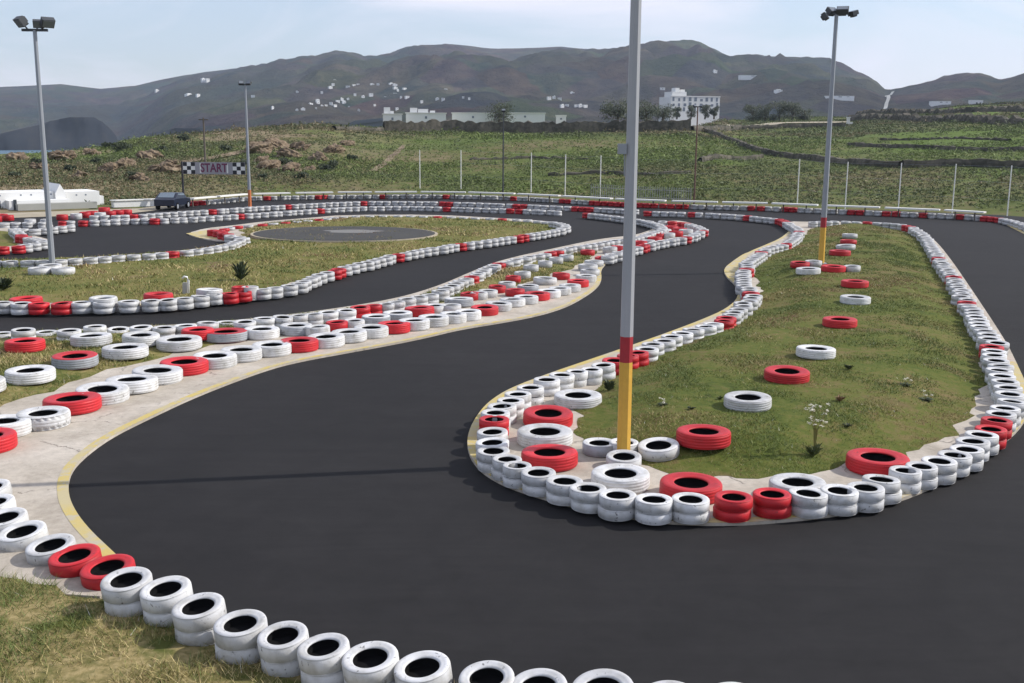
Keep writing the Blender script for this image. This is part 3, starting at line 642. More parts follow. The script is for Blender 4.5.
mi = [(-20, 380, 52, 'white', 'big white tyre half cut off on the median grass beside the concrete'), (30, 369, 51, 'white', 'big white tyre lying alone on the dry median grass'), (74.7, 354.5, 47, 'mixed', 'big tyre with red top and grey sides lying on the median grass'),
      (125, 346, 47, 'white', 'big white tyre on the grass just behind the red topped grey tyre'), (24.6, 340, 41, 'red', 'big red tyre on the grass touching the far median row'), (91, 334.7, 42, 'white', 'big white tyre in grass before the far row, right of the red one'),
      (140.6, 334, 38, 'white', 'big white tyre leaning against the far row, second past the red one'), (179, 338, 46, 'white', 'big white tyre on grass in front of a pink red tyre'),
      (197.5, 328, 33, 'red', 'faded red tyre tucked behind the red topped grey sided tyre'), (225.6, 330.5, 45, 'mixed', 'red topped tyre with grey sides wedged beside a faded red tyre'), (261.6, 328, 36, 'white', 'big white tyre just past the wedged red topped tyre'),
      (296, 324.5, 33, 'worn', 'wide greyish white tyre behind the fourth red apron tyre'), (317.6, 326, 25, 'white', 'small white tyre beside the wide greyish one on the median'), (337, 321.5, 23, 'red', 'small red tyre in the middle of the median behind white apron tyres'),
      (354, 320, 22, 'white', 'white tyre just past the small red one on the median'), (376, 315.5, 29, 'worn', 'grey sided white tyre in front of the dark red pair'), (397.5, 312, 30, 'worn', 'dark sided white tyre past the grey one before the dark red pair'), (419.5, 307, 30, 'red', 'big red tyre on the median behind the row of white apron tyres'),
      (435, 305, 22, 'white', 'first white tyre after the big red one mid median'), (450.5, 304.5, 22, 'white', 'second white tyre after the big red one mid median'), (459, 298, 29, 'worn', 'big dark sided tyre mid median beside a faded red one'), (470, 292.6, 20, 'red', 'faded red tyre mid median after the dark sided tyre'),
      (479, 292, 18, 'white', 'white tyre touching the faded red one mid median'), (488, 290, 20, 'white', 'white tyre between the two faded red ones mid median'), (497, 285.6, 18, 'red', 'second faded red tyre in the middle of the median'), (507, 282, 18, 'white', 'white tyre between two small reds in the grass strip'), (513, 276, 16, 'red', 'third faded red tyre in the middle of the median'),
      (522.6, 271.5, 17, 'white', 'first white tyre after the third faded red one mid median'), (531, 265, 16, 'white', 'second white tyre after the third faded red one mid median'), (545, 261, 15, 'white', 'third white tyre after the third faded red one mid median'), (556, 257.5, 15, 'white', 'fourth white tyre after the third faded red one mid median'), (566.5, 255, 15, 'white', 'fifth white tyre after the third faded red one mid median'), (587.6, 250, 15, 'red', 'last small red tyre of the middle row on the median'),
      (528, 285, 22, 'worn', 'grey sided tyre behind the red apron tyre near the bend'), (545, 277.5, 24, 'white', 'white tyre behind the apron row near the bend'), (515, 289, 20, 'red', 'red tyre pressed behind the apron row before the bend'), (561, 273, 18, 'red', 'small red tyre behind the apron row at the bend')]
for x, y, w, c, lab in mi: big(x, y, w, c, lab, 'tyres lying on the median', 'truck' if w > 24 else 'car', .26 if w > 24 else .24)
# -- island interior
isl = [(748, 396, 48, 'white', 'white tyre lying on the island lawn between two red ones'), (787, 370, 46, 'red', 'red tyre lying on the lawn midway up the island'), (816, 347.6, 40, 'white', 'white tyre lying alone in the middle of the island lawn'), (840, 318.4, 35, 'red', 'thin red tyre lying in the middle of the island lawn'), (855.5, 296.3, 31, 'white', 'white tyre on the lawn before the far pole, second from it'), (855, 280.6, 28, 'red', 'red tyre on the lawn just before the far pole'),
       (808.5, 268, 25, 'white', 'white tyre in front of the far pole base'), (833.5, 265.7, 25, 'red', 'pinkish red tyre in front of the far pole base'), (852, 265.7, 18, 'white', 'white tyre to the right of the far pole base'), (800, 262, 20, 'red', 'dark red tyre to the left of the far pole base'), (813.5, 260.7, 18, 'white', 'white tyre behind the far pole base'),
       (840, 250.4, 22, 'red', 'first red tyre beyond the far pole on the lawn'), (846, 244.8, 20, 'white', 'first white tyre beyond the far pole on the lawn'), (848.5, 239.8, 17, 'red', 'second red tyre beyond the far pole on the lawn'), (850, 233.8, 16, 'white', 'second white tyre beyond the far pole on the lawn'),
       (704, 426.5, 55, 'red', 'red tyre on the grass to the right of the near lamp post'), (691, 481, 63, 'red', 'big red tyre on the concrete behind the front white stacks'), (620.6, 471.6, 59, 'white', 'big white tyre on the concrete in front of the near lamp post'), (545, 430, 56, 'white', 'big white tyre sandwiched between two red ones at the island tip'), (548, 411.5, 50, 'red', 'farther red tyre lying on the concrete at the island tip'), (549.7, 450.8, 57, 'red', 'nearer big red tyre lying on the concrete at the island tip'), (578, 394, 48, 'white', 'white tyre on the concrete where the island grass begins'),
       (798, 480.5, 58, 'white', 'big white tyre on the concrete behind the front red pair'), (878, 455.5, 64, 'red', 'big red tyre on the concrete near the island corner')]
for x, y, w, c, lab in isl: big(x, y, w, c, lab, 'big tyres lying on the island', 'truck', .22 if w < 50 else .25)
for x, y, w, c, lab, tl in [(599.7, 441.8, 35, 'worn', 'white topped tyre with dark sides left of the near lamp post', (0, 0)), (624, 455, 36, 'white', 'small white tyre in front of the near lamp post', (rad(4), 0)), (659.4, 440.5, 42, 'white', 'slightly tilted white tyre to the right of the near lamp post', (rad(5), rad(-7))), (624, 441, 30, 'white', 'small white tyre behind the near lamp post', (0, 0))]:
    big(x, y, w, c, lab, 'tyres round the lamp post base', 'car', .2, tl)
for x, y, lab in [(39.5, 267.5, 'white tyre left of the pole on the back island'), (63, 267.5, 'white tyre right of the pole on the back island'), (50, 264.5, 'white tyre behind the pole on the back island')]:
    big(x, y, 24, 'white', lab, 'tyres round the back island pole', 'car', .25)
# -- back island, track side
ds = [(-15, 302.5), (3.5, 302), (21, 303), (38.7, 303), (61.5, 303), (81, 302), (103.7, 302), (129, 301), (151, 300.4), (167.6, 299.5), (184, 298), (200, 296), (215, 294), (230, 293.2), (243, 291.4), (262.5, 289), (274.8, 287.6), (289, 285.3)]
dc = ['white'] * len(ds)
for k in (3, 4, 13, 14): dc[k] = 'red'
add_stacks([top_at(x, y, 2 * CW, .07) for x, y in ds], dc, 2, [.66 if k < 9 else .62 for k in range(len(ds))], 'the back island', 'past', 'before', {0: 'the red pair on the left of the back island', 1: 'the red pair in the bend of the back island'}, "tyres along the back island's near side")
add_line([(298, 283), (306.4, 280), (322, 274.3), (336, 269.5), (356, 264), (375.6, 259.5), (396, 254), (428, 248.5), (459.4, 243.5), (490, 239.8), (520, 235.6), (545, 231.8), (562, 228.6), (567.5, 226), (563, 223.3), (550, 221.5)], [(336, 269.5), (339, 268.5), (396, 254), (399, 253.6), (459.4, 243.6), (464, 243), (520, 235.6), (523, 235)], 2, .60, "the back island's long side", 'beyond', 'before', None, "tyres along the back island's near side")
for x, y, w, c, lab in [(26, 297.5, 34, 'red', 'wide red tyre behind the red pair of the back island'), (103, 297, 29, 'white', 'wide white tyre behind the back island row'), (158, 293.2, 30, 'red', 'flat red tyre behind the back island row'), (209, 289, 27, 'white', 'wide white tyre just before the red pair in the bend'), (240, 286.5, 18, 'red', 'red tyre behind the red pair in the bend'), (250, 286.5, 18, 'white', 'white tyre behind the red pair in the bend')]:
    big(x, y, w, c, lab, 'tyres behind the back island row', 'truck', .45 if x > 100 else .40)
# -- far rows
FARG = 'tyres of the far barriers'
add_line([(547, 221.8), (524, 219.5), (500, 218.5), (462, 217), (433, 216.3), (389, 215), (343, 216.3), (332, 218), (312, 220), (292, 221.6), (275, 223), (252, 224.7), (240, 225.2), (228, 228), (214, 231.5), (208, 233)], [('x', 497, 507), ('x', 428, 438), ('x', 316, 324), ('x', 298, 308), ('x', 282, 288), ('x', 259, 268), ('x', 236, 244), ('x', 212, 230)], 1, .60, 'the far hedge', 'beyond', 'before', sp=1.5)
add_line([(-40, 262), (7, 261), (35, 260.5), (63, 260), (92, 257.6), (121.5, 255.4), (153.7, 254), (178.5, 251.3), (200.5, 249), (219.5, 246), (230, 244), (240, 239.5), (247, 237.5), (230, 236), (220, 231), (212, 230)], [('x', 163, 181), ('x', 205, 226, 228, 234)], 2, .62, 'the back island far side', 'beyond', 'before')
add_line([(-40, 250), (0, 246.8), (20, 246), (30, 244), (44, 241.5), (38, 239), (22, 236.5), (19, 232.5), (10, 227.5), (30, 229.5), (45, 228), (77, 225)], [('x', -40, 22, 244, 260), ('x', 18, 26, 234, 239), ('x', 27, 33, 228, 231)], 2, .62, 'the side island', 'beyond', 'before')
add_line([(-40, 225), (5, 222.5), (48, 222), (70, 221), (95, 220.5), (133, 218.6), (158, 219), (200, 216.8), (241, 214), (280, 211.5), (319, 208.8), (350, 207), (400, 206), (445, 207), (520, 209), (560, 211)], [('x', 52, 66), ('x', 78, 90), ('x', 153, 163), ('x', 236, 246), ('x', 314, 324), ('x', 439, 451), ('x', 511, 523)], 2, .60, 'far', 'b', 'b', z0=.0)
add_line([(95, 215.5), (128, 215.3), (180, 211.5), (213, 209.5), (250, 207), (287, 204.8), (330, 202.5), (364, 201.3), (400, 201.3), (443, 201.8), (500, 203.5), (583, 207), (640, 210)], [('x', 128, 138), ('x', 208, 218), ('x', 282, 294), ('x', 357, 371), ('x', 440, 451), ('x', 513, 525), ('x', 575, 590)], 2, .60, 'far', 'b', 'b', z0=.0)
add_line([(184, 202), (215, 199.6), (247, 196.7), (290, 195.8), (334, 195), (372, 195), (420, 194.6), (480, 195.3), (520, 196.8), (560, 198.8), (600, 201.3), (640, 203.2), (700, 205), (760, 206.3), (800, 207.8), (850, 210), (900, 212), (950, 214), (990, 216.5), (1008, 219), (1024, 224), (1060, 238), (1110, 262)],
         [('x', 188, 205), ('x', 262, 272), ('x', 317, 327), ('x', 378, 387), ('x', 443, 452), ('x', 508, 519), ('x', 560, 569), ('x', 588, 692), ('x', 745, 768), ('x', 780, 795), ('x', 850, 862), ('x', 884, 896), ('x', 918, 930), ('x', 952, 962), ('x', 985, 1000)], 2, .60, 'far', 'b', 'b', z0=.0)
for x, y, c in [(2, 214, 'red'), (8, 215, 'red'), (-4, 216, 'red'), (62, 214.5, 'red'), (85, 212, 'red'), (92, 211, 'red'), (104, 207.5, 'red'), (100, 212.5, 'white'), (110, 211, 'red'), (118, 210, 'red'), (126, 209.5, 'red'), (76, 213.5, 'white'), (46, 219, 'white'), (30, 219, 'white')]:
    big(x, y, 12, c, 'tyre', FARG, 'car', .35, z0=0.0)

# sort by size in the picture: the largest are objects of their own, the rest one mass
for t in TYRES:
    x, y, d = proj(t['pos'] + Vector((0, 0, .15))); t['px'] = 2 * TY[t['kind']]['R'] * t['sc'] * F / d; t['xy'] = (x, y, d)
    m_ = 25
    t['in'] = -m_ < x < 1024 + m_ and y < 683 + m_
TYRES.sort(key=lambda t: (-t['in'], -t['px']))
NOBJ = 300; NPART = 190
rest = MB()
seen = {}
for k, t in enumerate(TYRES):
    rx_, ry_ = t['tilt']; R3x = (Euler((rx_, ry_, 0)).to_matrix() @ Matrix.Rotation(random.uniform(0, 6.28), 3, 'Z')).to_euler()
    if k < NOBJ and t['in']:
        kd = TY[t['kind']]
        if k < NPART:
            e = empty('tyre', t['pos'])
            for nm_, me in zip(('tread', 'sidewall', 'liner'), kd[t['col']] if not t['under'] else (kd[t['col']][0],) + kd[t['col'] + '_under'][1:]): mesh_obj(nm_, me, e)
        else:
            e = mesh_obj('tyre', kd[t['col'] + ('_one_under' if t['under'] else '_one')]); e.location = t['pos']
        e.rotation_euler = R3x; e.scale = (t['sc'], t['sc'], t['zs'])
        lab = t['label'].replace('  ', ' ')
        tag(e, lab, 'tyre', t['group'])
        seen.setdefault(lab, 0); seen[lab] += 1
        t['last'] = k
    elif t['in']:
        raw = TY['low'][t['col'] + '_raw']; rm = R3x.to_matrix(); s_ = t['sc'] * TY[t['kind']]['R'] / .30
        zz = t['zs'] * TY[t['kind']]['W'] / .165
        V = [rm @ Vector((x * s_, y * s_, z * zz)) + t['pos'] for x, y, z in raw.v]
        ci = {'white': (0, 0), 'red': (1, 1), 'grey': (0, 0), 'mixed': (0, 1), 'worn': (0, 0)}[t['col']]
        o_ = len(rest.v); rest.v += [tuple(v_) for v_ in V]; rest.f += [tuple(q_ + o_ for q_ in f) for f in raw.f]
        rest.i += [ci[0] if i_ == 0 else ci[1] if i_ == 1 else 2 for i_ in raw.i]
o = rest.build('distant_tyres', ['white_paint', 'red_paint', 'rubber'], smooth=True)
tag(o, 'far rows of small white and red tyres along the back of the track', 'tyres', kind='stuff')
print('TYRES', len(TYRES), 'in', sum(t['in'] for t in TYRES), 'min px', TYRES[NOBJ - 1]['px'], 'dups', [(l, n_) for l, n_ in seen.items() if n_ > 1][:20], 'long', [l for l in seen if len(l.split()) > 16 or len(l.split()) < 4][:10])

# ------------------------------------------------------------------ poles
def lamp_post(name, label, base, height, r0_, r1_, bands, heads, mat='steel_galv', ring=True, group=None, tilt=0):
    e = empty(name, base); tag(e, label, 'lamp post', group)
    zs = [0] + [b_[0] for b_ in bands] + [height]
    rr = lambda z: r0_ + (r1_ - r0_) * z / height
    mats_ = [b_[1] for b_ in bands] + [mat]; nms = [b_[2] for b_ in bands] + ['pole']
    for k in range(len(zs) - 1):
        mb = MB(); mb.tube([(0, 0, zs[k]), (0, 0, zs[k + 1])], [rr(zs[k]), rr(zs[k + 1])], 8, ph=math.pi / 8); mb.build(nms[k], mats_[k], e)
    if ring:
        mb = MB(); mb.box((0, 0, .012), (.42, .42, .024)); mb.build('base_plate', 'steel_galv', e)
    for kind_, args in heads:
        if kind_ == 'bar':
            mb = MB(); mb.box((0, 0, height), args); mb.build('crossbar', 'steel_dark', e)
        elif kind_ == 'flood':
            (x, y, z), yaw, pit, s = args
            m4 = Matrix.Rotation(yaw, 3, 'Z') @ Matrix.Rotation(pit, 3, 'X')
            c = Vector((x, y, height + z))
            mb = MB(); mb.box(c, (s * 1.1, s * .5, s * .8), m4); mb.box(c + m4 @ Vector((0, s * .34, 0)), (s * .7, s * .2, s * .5), m4)
            fl = mb.build('floodlight', 'steel_dark', e)
            mb = MB(); mb.box(c + m4 @ Vector((0, -s * .262, 0)), (s * .96, .02, s * .66), m4); mb.build('lens', 'lamp_glass', fl)
            mb = MB(); mb.tube([(x * .5, y * .5, height + .02), c], [.03, .03], 6); mb.build('bracket', 'steel_dark', fl)
        elif kind_ == 'box':
            z, = args; mb = MB(); mb.box((-rr(z) - .06, 0, z), (.14, .16, .17)); mb.tube([(-rr(z) - .02, -.02, z - .08), (-rr(z) - .012, -.02, z - .45)], [.012, .012], 6); mb.build('junction_box', 'steel_galv', e)
    return e
def base_at(px, py): 
    p = top_at(px, py, 0); return p
flo = [('bar', (1.3, .12, .08)), ('flood', ((-.55, -.2, .15), rad(20), rad(-35), .5)), ('flood', ((.55, -.2, .15), rad(-20), rad(-35), .5)), ('flood', ((0, .3, .18), rad(180), rad(-35), .5))]
b1 = base_at(623.3, 457.5)
d1 = proj(b1)[2]; pxm = F / d1
lamp_post('lamp_post', 'tall grey lamp post with yellow and red base on the near island', b1, 11.5, .125, .077, [((457.5 - 362) / pxm / .975, 'yellow_paint', 'yellow_band'), ((457.5 - 337) / pxm / .975, 'red_pole', 'red_band')], flo + [('box', (5.35,))], 'pole_paint')
b2 = base_at(821, 263.5); d2 = proj(b2)[2]; k2 = F / d2
lamp_post('lamp_post', 'grey floodlight pole with yellow and red foot far up the island', b2, 244 / k2 * .985, .13, .075, [(36 / k2, 'yellow_paint', 'yellow_band'), (46 / k2, 'red_pole', 'red_band')],
          [('bar', (.95, .12, .07)), ('flood', ((-.48, -.1, -.12), rad(65), rad(-35), .34)), ('flood', ((-.16, .1, .10), rad(30), rad(-50), .38)), ('flood', ((.22, -.05, .12), rad(-20), rad(-60), .42)), ('flood', ((.66, 0, .02), rad(-70), rad(-72), .33))])
b3 = base_at(52.5, 267); d3 = proj(b3)[2]; k3 = F / d3
lamp_post('lamp_post', 'grey floodlight pole standing in white tyres on the back island', b3, 232 / k3 * .985, .12, .075, [], [('bar', (1.0, .1, .1)), ('flood', ((-.48, -.1, .30), rad(-42), rad(38), .46)), ('flood', ((.56, -.1, .28), rad(42), rad(38), .44)), ('flood', ((.16, 0, .24), rad(20), rad(30), .36))])
b4 = G(250, 207); b4.z = 0; d4 = proj(b4)[2]; k4 = F / d4
lamp_post('lamp_post', 'pale pole with orange foot beside the start banner', b4, 119 / k4, .13, .07, [(17 / k4, 'orange_pole', 'orange_band')], [('bar', (.7, .1, .08)), ('flood', ((-.28, -.1, .12), rad(20), rad(-40), .34)), ('flood', ((.28, -.1, .12), rad(-20), rad(-40), .34))])
b5 = G(694, 205); b5.z = 0; k5 = F / proj(b5)[2]
lamp_post('lamp_post', 'thin brown lamp post behind the dark red tyre wall', b5, 96 / k5, .07, .05, [], [('bar', (.55, .08, .08)), ('flood', ((-.25, -.05, .05), rad(40), rad(-50), .24)), ('flood', ((.25, -.05, .05), rad(-40), rad(-50), .24))], 'brown_pole', False)
b6 = G(503, 197); b6.z = 0; k6 = F / proj(b6)[2]
lamp_post('lamp_post', 'thin blue grey pole by the far fence with a small lamp', b6, 84 / k6, .08, .05, [], [('flood', ((0, -.1, .05), 0, rad(-50), .3))], 'steel_dark', False)
p7 = on_terrain(206, 176); k7 = F / proj(p7)[2]
e = empty('utility_pole', p7); tag(e, 'weathered wooden utility pole behind the start banner', 'pole')
mb = MB(); mb.tube([(0, 0, 0), (0, 0, 57 / k7)], [.12, .08], 8); mb.build('pole', 'wood_pole', e)
mb = MB(); mb.box((0, 0, 55 / k7), (.9, .08, .1)); mb.build('crossarm', 'wood_pole', e)

# start banner
ba = G(184, 206); bb = b4.copy()
e = empty('banner_post', ba); tag(e, 'black post holding up the left end of the start banner', 'post')
kb = F / proj(ba)[2]; hb = 44 / kb
mb = MB(); mb.tube([(0, 0, 0), (0, 0, hb)], [.09, .07], 8); mb.build('post', 'black_cloth', e)
mb = MB(); mb.box((0, 0, .02), (.3, .3, .04)); mb.build('base_plate', 'black_cloth', e)
dv = (bb - ba); dv.z = 0; Lb = dv.length; yaw = math.atan2(dv.y, dv.x)
hbn = 11.8 / kb; zc = hb - hbn / 2 - .03
e = empty('start_banner', ba + Vector((0, 0, zc)), yaw); tag(e, 'chequered banner reading START stretched between two poles', 'banner')
Lu = Lb - .3
mb = MB(); mb.box((.1 + Lu / 2, -.10, 0), (Lu, .025, hbn)); mb.build('panel', 'banner_cloth', e)
for s, x0 in ((0, .13), (1, .1 + Lu - hbn * 1.05 - .03)):
    mb = MB(); c = hbn * .96 / 3
    mb2 = MB()
    for i_ in range(3):
        for j_ in range(3): (mb if (i_ + j_) % 2 == 0 else mb2).box((x0 + c * (i_ + .5) * 1.08, -.118, (j_ - 1) * c), (c * 1.08, .012, c))
    o_ = mb.build('checker_flag', 'black_cloth', e); mb2.build('white_square', 'board_white', o_)
def text_mesh(s, size, mat, name, parent, loc, rot, sx=1.0):
    cu = bpy.data.curves.new(name, 'FONT'); cu.body = s; cu.size = size; cu.extrude = .006; cu.align_x = 'CENTER'; cu.align_y = 'CENTER'; cu.offset = size * .022
    tmp = bpy.data.objects.new(name, cu); COL.objects.link(tmp)
    dg = bpy.context.evaluated_depsgraph_get(); me = bpy.data.meshes.new_from_object(tmp.evaluated_get(dg)); bpy.data.objects.remove(tmp)
    me.materials.clear(); me.materials.append(M[mat]); o_ = mesh_obj(name, me, parent); o_.location = loc; o_.rotation_euler = rot; o_.scale = (sx, 1, 1)
    return o_
text_mesh('START', hbn * 1.0, 'banner_ink', 'lettering', e, (.1 + Lu / 2, -.121, 0), (math.pi / 2, 0, 0), .80)
for x0 in (.1 + Lu * .285, .1 + Lu * .715):
    mb = MB(); mb.box((x0, -.118, 0), (hbn * .12, .012, hbn * .8)); mb.build('bar_mark', 'board_white', e)

# chain-link fence with tall posts
fpx = [(372, 192), (396, 191.8), (420, 191.7), (440, 192), (461, 192.3), (481, 193), (503, 194), (531, 195.5), (565, 198), (600, 200), (632, 202), (664, 203.2), (730, 205), (763, 205.8), (797, 206.7), (845, 209.3), (898, 211.5), (952, 213.5), (1007, 217), (1062, 224)]
FP = []
for x, y in fpx:
    a, e_ = azel(x, y); p = G(x, y); r_ = math.hypot(p.x, p.y) + 1.0; FP.append(Vector((r_ * math.sin(a), r_ * math.cos(a), float(hgt(a, r_)))))
e = empty('wire_fence', FP[6]); tag(e, 'tall wire fence on pale posts behind the far tyre barrier', 'fence')
for k, p in enumerate(FP):
    if k in (0, 1, 3, 5, 10, 11, 12, 13): continue
    mb = MB(); q_ = p - FP[6]; mb.tube([q_, q_ + Vector((0, 0, 3.6))], [.045, .04], 8); mb.build('post', 'board_white', e)
mb = MB()
for zz in (1.2, 2.4, 3.5):
    for p, p2 in zip(FP[4:], FP[5:]): mb.tube([p - FP[6] + Vector((0, 0, zz)), p2 - FP[6] + Vector((0, 0, zz))], [.006, .006], 4, caps=False)
mb.build('wire', 'steel_galv', e)
# low picket fence
P0, P1 = G(592, 201), G(693, 205.5)
e = empty('picket_fence', P0 + Vector((0, 1.2, 0))); tag(e, 'low picket fence of thin pale slats behind the dark red tyre wall', 'fence')
mb = MB(); mr_ = MB(); n = 44
for k in range(n):
    q_ = (P1 - P0) * (k / (n - 1)); mb.box((q_.x, q_.y, .65), (.05, .03, 1.3))
mb.build('slats', 'wall_grey', e)
for zz in (.4, 1.05): mr_.tube([(0, .03, zz), ((P1 - P0).x, (P1 - P0).y + .03, zz)], [.025, .025], 6)
mr_.build('rail', 'wall_grey', e)

# white barrier boards along the far row
bpx = [((186, 202.5), (215, 200)), ((218, 199.7), (247, 197.2)), ((254, 196.9), (290, 196)), ((296, 195.9), (333, 195.3)), ((338, 195.2), (372, 195)), ((375, 195), (417, 194.7)), ((421, 194.7), (466, 195.2)), ((469, 195.2), (515, 196.6)), ((518, 196.8), (560, 198.8)), ((563, 199), (612, 201.8)), ((616, 202), (666, 204)), ((672, 204.2), (718, 205.4)), ((722, 205.5), (768, 206.5)), ((772, 206.7), (818, 208.6)), ((822, 208.8), (880, 211)), ((885, 211.3), (940, 213.6)), ((945, 213.8), (985, 216.2))]
bl = ['by the start banner', 'just left of the orange footed pole', 'just right of the orange footed pole']
for k, (p, p2) in enumerate(bpx):
    a, c = G(*p, .4), G(*p2, .4); off = Vector((a.x, a.y, 0)).normalized() * .75; a += off; c += off; dv = c - a
    e = empty('barrier_board', (a.x, a.y, 0), math.atan2(dv.y, dv.x))
    tag(e, 'long white board topping the far barrier %s' % (bl[k] if k < 3 else '%s along from the orange footed pole' % ordw(k - 1)), 'barrier', 'white boards of the far barrier')
    mb = MB(); L_ = dv.to_2d().length; mb.box((L_ / 2, 0, .60), (L_, .45, .10)); mb.build('board', 'board_white', e)
    mb = MB(); nst = max(2, int(L_ / 1.6))
    for j in range(nst): mb.box((L_ * (j + .5) / nst, .06, .30), (.08, .06, .60))
    mb.build('stakes', 'wood_pole', e)

# ------------------------------------------------------------------ buildings
def rot_z(a): return Matrix.Rotation(a, 3, 'Z')
# pit building at the left
pA, pB = G(-60, 213.5), G(104, 207.5)
dv = pB - pA; dv.z = 0; yaw = math.atan2(dv.y, dv.x); kp = F / proj(G(50, 210))[2]
e = empty('pit_building', pA + Vector((0, 0, 0)), yaw); tag(e, 'long low white pit building with tiny windows and a peaked porch', 'building')
L_ = dv.length; pm = L_ / 164.0; w_ = 3.0; hh = 15.0 / kp
X = lambda px: (px + 60) * pm
def slab(name, x0, x1, z0, z1, y0, y1, mat, par): 
    mb = MB(); mb.box(((x0 + x1) / 2, (y0 + y1) / 2, (z0 + z1) / 2), (x1 - x0, y1 - y0, z1 - z0)); return mb.build(name, mat, par)
wl = slab('wall', X(-58), X(58), 0, hh * 1.12, 1.5, 4.5, 'wall_white', e)
wr = slab('wall', X(71), X(107), 0, hh * 1.06, 1.5, 4.5, 'wall_white', e)
slab('end_wall', X(107) + .01, X(112), 0, hh * .7, 1.6, 4.4, 'wall_white', e)
mb = MB(); xa, xm, xb = X(58.5), X(64), X(69.5); mb.add([(xa, 1.2, 0), (xb, 1.2, 0), (xb, 1.2, hh * 1.0), (xm, 1.2, hh * 1.62), (xa, 1.2, hh * 1.0), (xa, 4.7, 0), (xb, 4.7, 0), (xb, 4.7, hh), (xm, 4.7, hh * 1.62), (xa, 4.7, hh)], [(0, 1, 2, 3, 4), (5, 9, 8, 7, 6), (4, 3, 8, 9), (3, 2, 7, 8), (0, 4, 9, 5), (1, 6, 7, 2)]); mb.build('porch', 'wall_white', e)
slab('terrace_wall', X(8), X(70), 0, hh * .62, .5, 1.48, 'wall_white', e)
slab('grey_plinth', X(14), X(96), 0, hh * .42, -.2, .48, 'wall_grey', e)
for px in (3, 24, 34.5, 55): slab('window', X(px) - .055, X(px) + .055, hh * .88, hh * .98, 1.49, 1.53, 'window_pale', wl)
for px in (82, 92): slab('window', X(px) - .055, X(px) + .055, hh * .78, hh * .88, 1.49, 1.53, 'window_pale', wr)
slab('doorway', X(-2), X(3), .02, hh * .6, 1.48, 1.53, 'window_dark', wl); slab('doorway', X(12.2), X(15.5), .02, hh * .7, .44, .498, 'window_dark', e)
# low white kiosk beside
kq = G(129, 207); e = empty('low_wall', kq, yaw); e.scale = (1, 1, .62); tag(e, 'low white wall with pale coping beside the parked car', 'wall')
slab('wall', -1.1, 2.6, 0, .75, 0, .5, 'wall_white', e); slab('coping', -1.2, 2.7, .753, .85, -.08, .58, 'board_white', e)

# parked car
def car(base, yaw):
    e = empty('parked_car', base, yaw); e.scale = (.86, .86, .84); tag(e, 'dark blue parked hatchback half hidden behind the far tyre barrier', 'car')
    prof_ = [(-1.85, .35), (-1.88, .62), (-1.75, .88), (-1.0, .95), (-.45, 1.38), (.85, 1.42), (1.55, 1.0), (1.85, .9), (1.88, .35)]
    V = []; 
    for x, z in prof_:
        w = .78 if z > 1.1 else .86
        V += [(x, -w, z), (x, w, z)]
    n_ = len(prof_); Fc = [(2 * k, 2 * k + 2, 2 * k + 3, 2 * k + 1) for k in range(n_ - 1)] + [(2 * n_ - 2, 0, 1, 2 * n_ - 1)] + [tuple(2 * k for k in range(n_))[::-1], tuple(2 * k + 1 for k in range(n_))]
    b_ = mesh_obj('body', pydata('body', V, Fc, 'car_blue'), e); bv = b_.modifiers.new('b', 'BEVEL'); bv.width = .05; bv.segments = 2
    def quad(nm_, pts, mat): mesh_obj(nm_, pydata(nm_, pts, [(0, 1, 2, 3)], mat), e)
    quad('windscreen', [(-1.0, -.7, .975), (-1.0, .7, .975), (-.5, .64, 1.37), (-.5, -.64, 1.37)], 'car_glass')
    quad('rear_window', [(1.5, -.68, 1.06), (.93, -.62, 1.41), (.93, .62, 1.41), (1.5, .68, 1.06)], 'car_glass')
    for s in (-1, 1):
        quad('side_window', [(-.8, s * .845, 1.0), (1.2, s * .845, 1.02), (.75, s * .80, 1.34), (-.42, s * .80, 1.31)], 'car_glass')
        for x in (-1.2, 1.2):
            mb = MB(); mb.tube([(x, s * .70, .31), (x, s * .89, .31)], [.31, .31], 20); w = mb.build('wheel', 'rubber', e)
            mb = MB(); mb.tube([(x, s * .885, .31), (x, s * .90, .31)], [.19, .19], 14); mb.build('rim', 'steel_galv', w)
        mb = MB(); mb.box((-1.83, s * .58, .72), (.1, .3, .14)); mb.build('headlight', 'lamp_glass', e)
car(G(166, 210.5) + Vector((0, 1.6, 0)), rad(266))

# hillside stone walls (rubble): ribbon of height h along terrain
def rubble_wall(name, label, pts, h, w, mat='stone_wall', cat='stone wall', stepm=.7, rough=.14):
    P = []
    for a, b_ in zip(pts, pts[1:]):
        n_ = max(1, int((b_ - a).length / stepm))
        P += [a + (b_ - a) * (k / n_) for k in range(n_)]
    P.append(pts[-1]); V = []; rng = random.Random(len(P))
    for k, p in enumerate(P):
        t = (P[min(k + 1, len(P) - 1)] - P[max(0, k - 1)]); t.z = 0; t.normalize(); nr_ = Vector((-t.y, t.x, 0)) * w / 2
        r_ = math.hypot(p.x, p.y); z = float(hgt(math.atan2(p.x, p.y), r_))
        hh_ = h * (1 + rng.uniform(-rough, rough))
        for s, zz, ww in ((-1, -.5, 1.2), (-1, hh_ * .55, 1.0 + rng.uniform(-.2, .2)), (-1, hh_, .7), (1, hh_ * (1 + rng.uniform(-.1, .1)), .7), (1, hh_ * .5, 1.0), (1, -.5, 1.2)):
            q_ = p + nr_ * s * ww; V.append((q_.x, q_.y, z + zz))
    m_ = 6; Fc = [(k * m_ + j, k * m_ + j + 1, (k + 1) * m_ + j + 1, (k + 1) * m_ + j) for k in range(len(P) - 1) for j in range(m_ - 1)]
    return tag(mesh_obj(name, pydata(name, V, Fc, mat)), label, cat)
T = on_terrain
